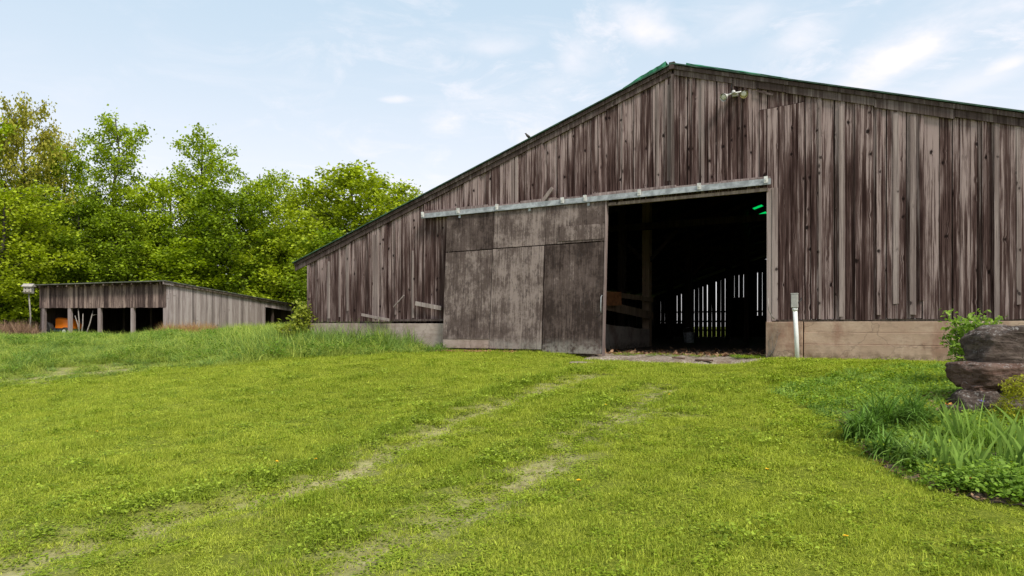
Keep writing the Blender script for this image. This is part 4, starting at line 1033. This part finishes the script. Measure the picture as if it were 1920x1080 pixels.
# undergrowth bushes
mb, (V, Fc) = tree_mesh(505, 4.2, 3.2, ([0, .5, 1], [1, .9, .4]), 26, 7, 70, .26, bare_to=.02, trunk_r=.08)
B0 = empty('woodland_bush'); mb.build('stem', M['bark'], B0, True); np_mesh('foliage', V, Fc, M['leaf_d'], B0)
for i, (px, Yd, sc, lb) in enumerate(((-30, 56, 1.1, 'dark bush at the foot of the wood, cut by the left edge'), (30, 57, 1.0, 'dark bush right behind the birdhouse pole'), (92, 62, .95, 'dark bush behind the left end wall of the shed'), (655, 50, .8, 'leafy bush hidden close behind the barn corner'),
        (560, 72, 1.2, 'dark bush beyond the low end of the shed'), (500, 69, 1.2, 'dark bush behind the opening at the low end of the shed'), (430, 68, 1.2, 'dark bush behind the middle of the sloping shed roof'), (610, 66, 1.1, 'leafy bush between the shed end and the vine at the barn corner'))):
    b_ = B0 if i == 0 else copy_tree(B0); X_ = (px-960)/F*Yd
    b_.location = (X_, Yd, gz(X_, Yd)-.2); b_.scale = (sc, sc, sc); b_.rotation_euler = (0, 0, i*1.3)
    tag(b_, lb, 'bush', 'undergrowth bushes at the wood edge')

# ------------------------------------------------------------------ plants by the barn
def leafy(name, label, cat, stems, leafm, lsize, per, spread, seed, stemm='stick', up=.3, fold=.1, group=None, part='leaves'):
    g = np.random.default_rng(seed); mb = MB(); C_ = []
    for pts, r_ in stems:
        mb.tube(pts, [r_*(1-.7*i/(len(pts)-1)) for i in range(len(pts))], 5, False)
        for i in range(per):
            q = g.uniform(.15, 1)*(len(pts)-1); k = min(int(q), len(pts)-2); p = Vector(pts[k]).lerp(Vector(pts[k+1]), q-k)
            C_.append(np.array(p)+g.normal(0, spread, 3)*np.array([1, 1, .8]))
    V, Fc = leaves(np.array(C_), lsize, up, .55, seed=seed, fold=fold)
    base = Vector(stems[0][0][0]); t_ = empty(name, tuple(base), 0, label=label, cat=cat, group=group)
    for ob in (mb.build('stem', M[stemm], t_, True), np_mesh(part, V, Fc, M[leafm], t_)):
        ob.data.transform(Matrix.Translation(-base))
    return t_
def stemset(base, n, h, spread, seed, lean=(0, 0)):
    g = np.random.default_rng(seed); out = []
    for i in range(n):
        a = g.uniform(0, 6.28); r_ = spread*g.uniform(.2, 1); hh_ = h*g.uniform(.6, 1.05); p = Vector(base)+Vector((g.normal(0, .04), g.normal(0, .04), 0))
        e = Vector((math.cos(a)*r_+lean[0], math.sin(a)*r_*.7+lean[1], 0))
        out.append(([p, p+e*.3+Vector((0, 0, hh_*.45)), p+e*.75+Vector((0, 0, hh_*.8)), p+e*1.15+Vector((0, 0, hh_))], .012))
    return out
def atY(px, Yd): X_ = (px-960)/F*Yd; return Vector((X_, Yd, gz(X_, Yd)))
# sapling between the stones and the barn
leafy('young_shrub', 'bright green leafy shrub growing behind the stone stack', 'shrub', stemset(atY(1828, 9.4), 26, 1.0, .40, 3), 'shrub', .085, 60, .055, 11, fold=.15)
# climbing vine on the left barn corner
bs = atY(566, 20.9)
leafy('climbing_vine', 'yellow green vine climbing beside the left corner of the barn', 'vine', stemset(bs, 12, 1.5, .24, 5)+stemset(bs+Vector((-.45, 0, 0)), 8, .95, .35, 6), 'vine', .14, 60, .10, 12, fold=.1)

# ------------------------------------------------------------------ garden bed
bx = [G(1545+(2400-1545)*i/60, 0) for i in range(0)]
bp = np.array(bed_poly); cx, cy = bp.mean(0)
v = []; f = []
gx_ = np.arange(bp[:, 0].min()-.1, bp[:, 0].max()+.1, .07); gy_ = np.arange(bp[:, 1].min()-.1, bp[:, 1].max()+.1, .07)
XX, YY = np.meshgrid(gx_, gy_, indexing='ij'); ins = in_poly(XX, YY, bed_poly)
ZZ = ground_rel(XX, YY)+EYE+.012+.012*rng.normal(0, 1, XX.shape)
nx, ny = XX.shape; idx = np.arange(nx*ny).reshape(nx, ny)
keep = ins[:-1, :-1] & ins[1:, 1:] & ins[1:, :-1] & ins[:-1, 1:]
Fq = np.stack([idx[:-1, :-1], idx[1:, :-1], idx[1:, 1:], idx[:-1, 1:]], -1)[keep]
ob = np_mesh('garden_soil', np.stack([XX, YY, ZZ], -1).reshape(-1, 3), Fq, M['soil']); tag(ob, kind='structure')

def stone(name, size, seed, m_, parent, loc, rz=0, rough=1.0):
    g = np.random.default_rng(seed); import bmesh
    bm = bmesh.new(); bmesh.ops.create_cube(bm, size=2)
    bmesh.ops.subdivide_edges(bm, edges=bm.edges[:], cuts=13, use_grid_fill=True)
    fr = g.uniform(1.2, 4.0, (14, 3))*g.choice([-1, 1], (14, 3)); ph = g.uniform(0, 6.28, 14)
    off = g.uniform(-1, 1, (14, 3)); off /= np.linalg.norm(off, axis=1)[:, None]; dist = g.uniform(.95, 1.25, 14)+(.12 if rough < 1 else 0)
    for vt in bm.verts:
        p = vt.co.copy(); q = p/max(1e-6, (abs(p.x)**9+abs(p.y)**9+abs(p.z)**9)**(1/9))
        for k in range(14):
            d_ = q.dot(Vector(off[k])); 
            if d_ > dist[k]: q -= Vector(off[k])*(d_-dist[k])*.85
        sv = Vector((q.x*size[0], q.y*size[1], q.z*size[2]))*(1/max(size))
        n1 = mnoise.fractal(sv*1.6+Vector((seed*3.1, 0, 0)), .9, 2.1, 5); n2 = mnoise.hetero_terrain(Vector((sv.x*3, sv.y*3, sv.z*7))+Vector((0, seed*1.7, 0)), .8, 2.2, 4, .3)
        q *= 1+rough*(.20*n1-.05*abs(n2))+.05*(abs(mnoise.noise(sv*5+Vector((seed, 0, 0))))*2-.6)+.05*mnoise.noise(Vector((sv.x*9, sv.y*9, sv.z*20)))+.02*mnoise.noise(sv*34)
        vt.co = Vector((q.x*size[0], q.y*size[1], q.z*size[2]))
    me = bpy.data.meshes.new(name); bm.to_mesh(me); bm.free(); me.materials.append(M[m_]); me.shade_smooth()
    o = bpy.data.objects.new(name, me); col.objects.link(o); o.parent = parent; o.location = loc; o.rotation_euler = (g.uniform(-.06, .06), g.uniform(-.06, .06), rz)
    md = o.modifiers.new('s', 'SUBSURF'); md.levels = 1; md.render_levels = 1
    return o
SY = 7.9
sw = empty('stone_wall', tuple(atY(1850, SY)), 0, label='dry stack of rough fieldstones at the right edge behind the irises', cat='stone wall')
def sloc(px, py, Yd): return Vector(((px-960)/F*Yd, Yd, EYE+(HZ-py)/F*Yd))-sw.location
def st_px(px0, px1, py0, py1, dep, seed, m_, Yd=SY, rz=0, rough=1.0):
    w = (px1-px0)/2/F*Yd; h = (py1-py0)/2/F*Yd
    return stone('stone', (w*1.04, dep, h*1.1), seed, m_, sw, sloc((px0+px1)/2, (py0+py1)/2, Yd+dep*.8), rz, rough)
st_px(1822, 1960, 616, 690, .30, 2, 'rock', SY, 0, .8); st_px(1800, 1975, 680, 727, .36, 4, 'rock_r', 7.8, 0, .35); st_px(1842, 1878, 686, 700, .1, 6, 'rock_r', 7.8)
st_px(1812, 1860, 717, 736, .16, 7, 'rock_r', 7.85); st_px(1858, 1900, 716, 738, .15, 8, 'rock', 7.85)
st_px(1790, 1897, 733, 805, .30, 9, 'rock', 7.75); st_px(1885, 1990, 728, 800, .28, 10, 'rock_r', 7.85)
st_px(1955, 2075, 640, 725, .3, 12, 'rock', 8.0); st_px(1985, 2080, 722, 800, .28, 14, 'rock', 7.9)
st_px(1905, 1948, 684, 700, .12, 15, 'rock_r', 7.8)
so_ = stone('garden_stone', (.10, .08, .085), 16, 'rock', None, tuple(atY(1781, 7.75)+Vector((0, 0, .05)))); tag(so_, 'small dark round stone at the left foot of the stone stack', 'stone')

# clumps
def clump(name, label, cat, base, cnt, spread, h0, h1, w, bend, m_, seed, segs=5, group=None, part='leaves'):
    V, Fc = blades(cnt, spread, h0, h1, w, bend, segs, seed=seed, tip=.05)
    t_ = empty(name, tuple(base), 0, label=label, cat=cat, group=group); o = np_mesh(part, V, Fc, M[m_], t_); o.data.shade_smooth(); return t_
def gp(px, py): X_, Y_ = G(px, py); return Vector((X_, Y_, gz(X_, Y_)))
dl = [((1618, 826), .40, 'dark green daylily clump at the left tip of the garden bed'), ((1662, 806), .46, 'large dark green daylily clump second from the left tip of the bed'), ((1715, 800), .42, 'dark green daylily clump behind the irises, nearest the stone stack'),
      ((1660, 858), .30, 'low grey green daylily clump at the soil edge left of the front irises'), ((1712, 872), .32, 'arching green clump just left of the front irises')]
for i, (p, h, lb) in enumerate(dl):
    clump('daylily_clump', lb, 'daylily', gp(*p), 230 if i < 3 else 130, .075 if i < 3 else .06, h*.6, h*1.2, .026, 1.75, 'lily' if i != 4 else 'iris', 300+i, 6, 'daylily clumps in the garden bed')
iris = [(1788, 826, .42, 'iris fan in front of the small stone, beside the peach flower'), (1815, 832, .46, 'tall iris fan under the lower stone'), (1763, 884, .34, 'leftmost iris fan at the front of the bed'),
        (1790, 897, .36, 'second iris fan from the left at the front of the bed'), (1828, 893, .36, 'third iris fan at the front of the bed with a curled leaf'), (1806, 868, .34, 'iris fan between the front and rear iris rows'),
        (1893, 868, .50, 'tall iris fan close to the right edge under the reddish stone'), (1912, 888, .46, 'rightmost front iris fan above the broad leaved plants'), (1866, 850, .36, 'iris fan in the middle of the bed right of the feathery plant'), (1935, 860, .5, 'iris fan cut by the right edge'), (1750, 850, .28, 'small iris fan right of the daylilies')]
def iris_fan(base, h, seed, label):
    g = np.random.default_rng(seed); V = []; Fc = []; az = g.uniform(-.5, .5); nb = 13
    t_ = empty('iris_plant', tuple(base), 0, label=label, cat='iris', group='iris plants in the garden bed')
    for k in range(nb):
        ta = (k/(nb-1)-.5)*.75+g.normal(0, .09); hh_ = h*g.uniform(.65, 1.15)*(1-.25*abs(ta)); w = .024*g.uniform(.75, 1.15); a2 = az+g.normal(0, .5)
        dx, dy = math.cos(a2), math.sin(a2); nx_, ny_ = -dy, dx; off = (g.normal(0, .045), g.normal(0, .045)); b0 = len(V); sg = 6
        crl = g.uniform(.0, .12)
        for s_ in range(sg+1):
            q = s_/sg; rr = hh_*q*math.sin(ta*q+ta*.25)+crl*q**3*hh_*np.sign(ta); zz_ = hh_*q*math.cos(ta*q*.8)
            wd = w*(.75+.6*q*(1-q)*2)*(1 if q < .7 else max(.02, (1-q)/.3))
            for e in (-1, 1): V.append((off[0]+dx*rr+dx*e*wd/2*math.cos(ta), off[1]+dy*rr+dy*e*wd/2*math.cos(ta)+ny_*.004, zz_-e*math.sin(ta)*wd/2))
        for s_ in range(sg): Fc.append((b0+2*s_, b0+2*s_+1, b0+2*s_+3, b0+2*s_+2))
    np_mesh('leaves', np.array(V), np.array(Fc), M['iris'], t_).data.shade_smooth(); return t_
for i, (px, py, h, lb) in enumerate(iris): iris_fan(gp(px, py), h, 400+i, lb)
# broad leaved perennials
def mound(name, label, cat, base, n, r_, h, ls, m_, seed, group=None, up=.9, aspect=.8):
    g = np.random.default_rng(seed); a = g.uniform(0, 6.28, n); q = np.sqrt(g.uniform(0, 1, n)); ht = h*(1-q**2*.75)*g.uniform(.45, 1.05, n)
    cc = np.stack([np.cos(a)*q*r_, np.sin(a)*q*r_, ht], -1); t_ = empty(name, tuple(base), 0, label=label, cat=cat, group=group)
    V, Fc = leaves(cc, ls, up, aspect, seed=seed, fold=-.06); np_mesh('leaves', V, Fc, M[m_], t_)
    mb = MB()
    for k in range(min(40, n)): mb.tube([(cc[k, 0]*.2, cc[k, 1]*.2, 0), tuple(cc[k])], .0025, 3, False)
    mb.build('stems', M['cover'], t_); return t_
mound('leafy_perennial', 'bright green broad leaved plant at the front right corner of the bed', 'plant', gp(1872, 918), 620, .34, .24, .042, 'shrub', 501, up=.5)
mound('leafy_perennial', 'darker broad leaved plant cut by the right edge at the front of the bed', 'plant', gp(1925, 935), 620, .32, .22, .042, 'cover', 502, up=.5)
mound('leafy_perennial', 'light green low plant below the second front iris fan', 'plant', gp(1768, 912), 200, .20, .10, .045, 'cover', 503)
mound('leafy_perennial', 'low green plant with small leaves between the front irises and the broad leaves', 'plant', gp(1815, 915), 220, .22, .12, .045, 'cover', 504)
clump('feathery_plant', 'feathery bright green plant in the middle of the bed below the lower stone', 'plant', gp(1845, 838), 260, .10, .16, .34, .006, 1.2, 'shrub', 505, 4)
clump('feathery_plant', 'yellow green tuft behind the daylilies near dead stalks', 'plant', gp(1722, 780), 160, .12, .10, .24, .007, 1.2, 'moss', 506, 4)
mj = empty('juniper_bush', tuple(atY(1925, 7.35)), 0, label='golden green juniper bush hanging over the stones at the right edge', cat='bush')
g = np.random.default_rng(77); cc = g.normal(0, 1, (2600, 3)); cc /= np.linalg.norm(cc, axis=1)[:, None]; cc *= (g.uniform(.3, 1, 2600)**.5)[:, None]*np.array([.32, .26, .30]); cc[:, 2] += .22
cc[:, 0] *= 1+.3*np.sin(cc[:, 2]*16); V, Fc = leaves(cc, .045, .3, .28, seed=78); np_mesh('foliage', V, Fc, M['moss'], mj)
MB().tube([(0, 0, -.1), (0, 0, .3)], [.03, .015], 6).build('stem', M['bark'], mj)
# ground cover in the bed and weedy strip above it
def cover(name, poly, n, cl, hs, label, seed, lsize=.03):
    g = np.random.default_rng(seed); bp_ = np.array(poly); X_ = g.uniform(bp_[:, 0].min(), bp_[:, 0].max(), n); Y_ = g.uniform(bp_[:, 1].min(), bp_[:, 1].max(), n)
    o_ = in_poly(X_, Y_, poly); X_, Y_ = X_[o_], Y_[o_]; n = len(X_)
    scatter(name, np.stack([X_, Y_, ground_rel(X_, Y_)+EYE], -1), rot_rand(n, .2), scl3(g.uniform(.7, 1.3, n), g.uniform(.6, 1.3, n)*hs), g.integers(0, len(cl.objects), n), cl, label=label, cat='ground cover', kind='stuff')
cvt = []
for s_ in range(3):
    g = np.random.default_rng(600+s_); cc = np.stack([g.normal(0, .06, 60), g.normal(0, .06, 60), g.uniform(.01, .085, 60)], -1); cvt.append(leaves(cc, .032, .8, .7, seed=s_))
cvt.append(blades(40, .06, .05, .16, .008, 1.3, 3, seed=610))
cvc = template_coll('cover_templates', cvt, [M['cover'], M['weed'], M['shrub'], M['iris']])
inner = [G(*p) for p in ((1590, 790), (1620, 830), (1655, 862), (1705, 893), (1780, 917), (1850, 930), (1950, 948), (2300, 985), (2340, 770), (1950, 740), (1790, 725), (1700, 740), (1610, 752))]
cover('ground_cover', inner, 3400, cvc, 1.0, 'low mixed ground cover between the irises and daylilies', 620)
strip = [G(*p) for p in ((1440, 735), (1560, 790), (1600, 760), (1720, 748), (1795, 745), (1800, 690), (1700, 690), (1560, 705))]
cover('weeds', strip, 1500, cvc, .9, 'weedy leafy strip between the stone stack and the lawn', 630)
# litter
def litter(name, poly, n, ls, label, seed, m_='litter', z_=.03, up=1.2):
    g = np.random.default_rng(seed); bp_ = np.array(poly); X_ = g.uniform(bp_[:, 0].min(), bp_[:, 0].max(), n); Y_ = g.uniform(bp_[:, 1].min(), bp_[:, 1].max(), n)
    o_ = in_poly(X_, Y_, poly); X_, Y_ = X_[o_], Y_[o_]
    V, Fc = leaves(np.stack([X_, Y_, ground_rel(X_, Y_)+EYE+g.uniform(.3, 1, len(X_))*z_], -1), ls, up, .6, seed=seed)
    tag(np_mesh(name, V, Fc, M[m_]), label, 'leaves', None, 'stuff')
g = np.random.default_rng(700); n = 1500; ua = g.uniform(U(812), U(985), n); va = -g.uniform(.12, .75, n)*np.interp(ua, [U(812), U(880), U(985)], [1.2, 1.15, .7])
P3 = np.array([frame(a, b, 0) for a, b in zip(ua, va)]); P3[:, 2] = ground_rel(P3[:, 0], P3[:, 1])+EYE+g.uniform(.02, .06, n)
V, Fc = leaves(P3, .07, 1.0, .6, seed=700); tag(np_mesh('leaf_litter', V, Fc, M['redleaf']), 'reddish fallen leaves at the foot of the sliding door', 'leaves', None, 'stuff')
litter('bed_litter', [G(*p) for p in ((1560, 785), (1610, 842), (1660, 882), (1720, 912), (1800, 934), (1900, 950), (1900, 940), (1800, 920), (1720, 896), (1660, 864), (1620, 820), (1590, 785))], 1500, .035, 'dry leaves and chips along the soil edge of the bed', 701, z_=.035)
litter('dead_stalks', [G(*p) for p in ((1730, 745), (1730, 785), (1800, 790), (1800, 740))], 420, .09, 'pale dead stalks lying left of the stone stack', 702, z_=.08)
# straw and leaves on the barn floor near the doorway
g = np.random.default_rng(710); n = 1300
ua = g.uniform(UD0-.2, UD1+.4, n); va = g.gamma(1.8, .9, n)+.05
P3 = np.array([frame(a, b, (.02 if b < .45 else -.04)+abs(g.normal(0, .035))) for a, b in zip(ua, va)])
V, Fc = leaves(P3, .15, .6, .5, seed=711); tag(np_mesh('floor_litter', V, Fc, M['litter']), 'brown leaves and straw strewn over the barn floor inside the doorway', 'leaves', None, 'stuff')
n = 60; ua = np.concatenate([g.uniform(U(1372), UD1-.1, n), g.uniform(U(1215), U(1350), 26), g.uniform(U(1145), U(1200), 14)]); n = len(ua); va = g.uniform(.0, .5, n)-.25
P3 = np.array([frame(a, b, -.0) for a, b in zip(ua, va)])
scatter('doorway_weeds', P3, rot_rand(n, .1), scl3(g.uniform(.5, .9, n), g.uniform(.25, .8, n)), g.integers(0, 3, n), cvc, label='low green weeds growing along the doorway sill', cat='weeds', kind='stuff')
# flat stone in the turf by the door
fs = stone('flat_stone', (.34, .12, .03), 33, 'slab', None, tuple(gp(1100, 684)+Vector((0, 0, .03)))); tag(fs, 'thin pale flat stone lying in the grass below the sliding door', 'stone')

# flowers
def flower(name, label, cat, base, h, pm, r_, seed, group=None, petals=9):
    t_ = empty(name, tuple(base), 0, label=label, cat=cat, group=group); mb = MB()
    g = np.random.default_rng(seed)
    MB().tube([(0, 0, 0), (.01, 0, h*.6), (0, 0, h)], .0035, 5).build('stem', M['cover'], t_)
    for k in range(petals):
        a = 6.283*k/petals+g.uniform(-.2, .2); up_ = g.uniform(.1, .9)
        c, s_ = math.cos(a), math.sin(a); e = r_*math.cos(up_); zz_ = h+r_*math.sin(up_)*.7; w = r_*.35
        mb.add([(0, 0, h), (c*e*.6-s_*w, s_*e*.6+c*w, h+(zz_-h)*.7), (c*e, s_*e, zz_), (c*e*.6+s_*w, s_*e*.6-c*w, h+(zz_-h)*.7)], [(0, 1, 2, 3)])
    mb.build('petals', M[pm], t_); return t_
for i, (px, py, lb) in enumerate(((519, 880, 'yellow dandelion in the lawn left of the long rut'), (1085, 917, 'orange yellow dandelion in the middle of the foreground lawn'), (1586, 1028, 'small yellow dandelion in the lawn near the bottom right'),
                               (182, 820, 'yellow dandelion in the lawn at the far left'), (592, 875, 'pale dandelion beside the long rut'), (1136, 770, 'yellow dandelion on the bare patch before the doorway'), (1438, 896, 'tiny yellow flower in the lawn below the garden bed'), (1255, 750, 'yellow dandelion in the lawn before the threshold slab'))):
    flower('dandelion', lb, 'dandelion', gp(px, py), .075, 'petal_y', .021+.004*(i < 2), 800+i, 'dandelions in the lawn', 12)
for i, (dx, dz) in enumerate(((0, .0), (.035, .01), (.015, -.02))):
    pass
flower('iris_flower', 'peach coloured iris bloom beside the small stone', 'flower', gp(1777, 815), .30, 'petal_o', .055, 820, None, 8)
flower('garden_flower', 'orange bloom low at the front edge of the bed', 'flower', gp(1816, 922), .10, 'petal_o', .032, 821, None, 9)
flower('garden_flower', 'violet bloom before the lower stone', 'flower', gp(1841, 800), .26, 'petal_p', .035, 822, None, 8)
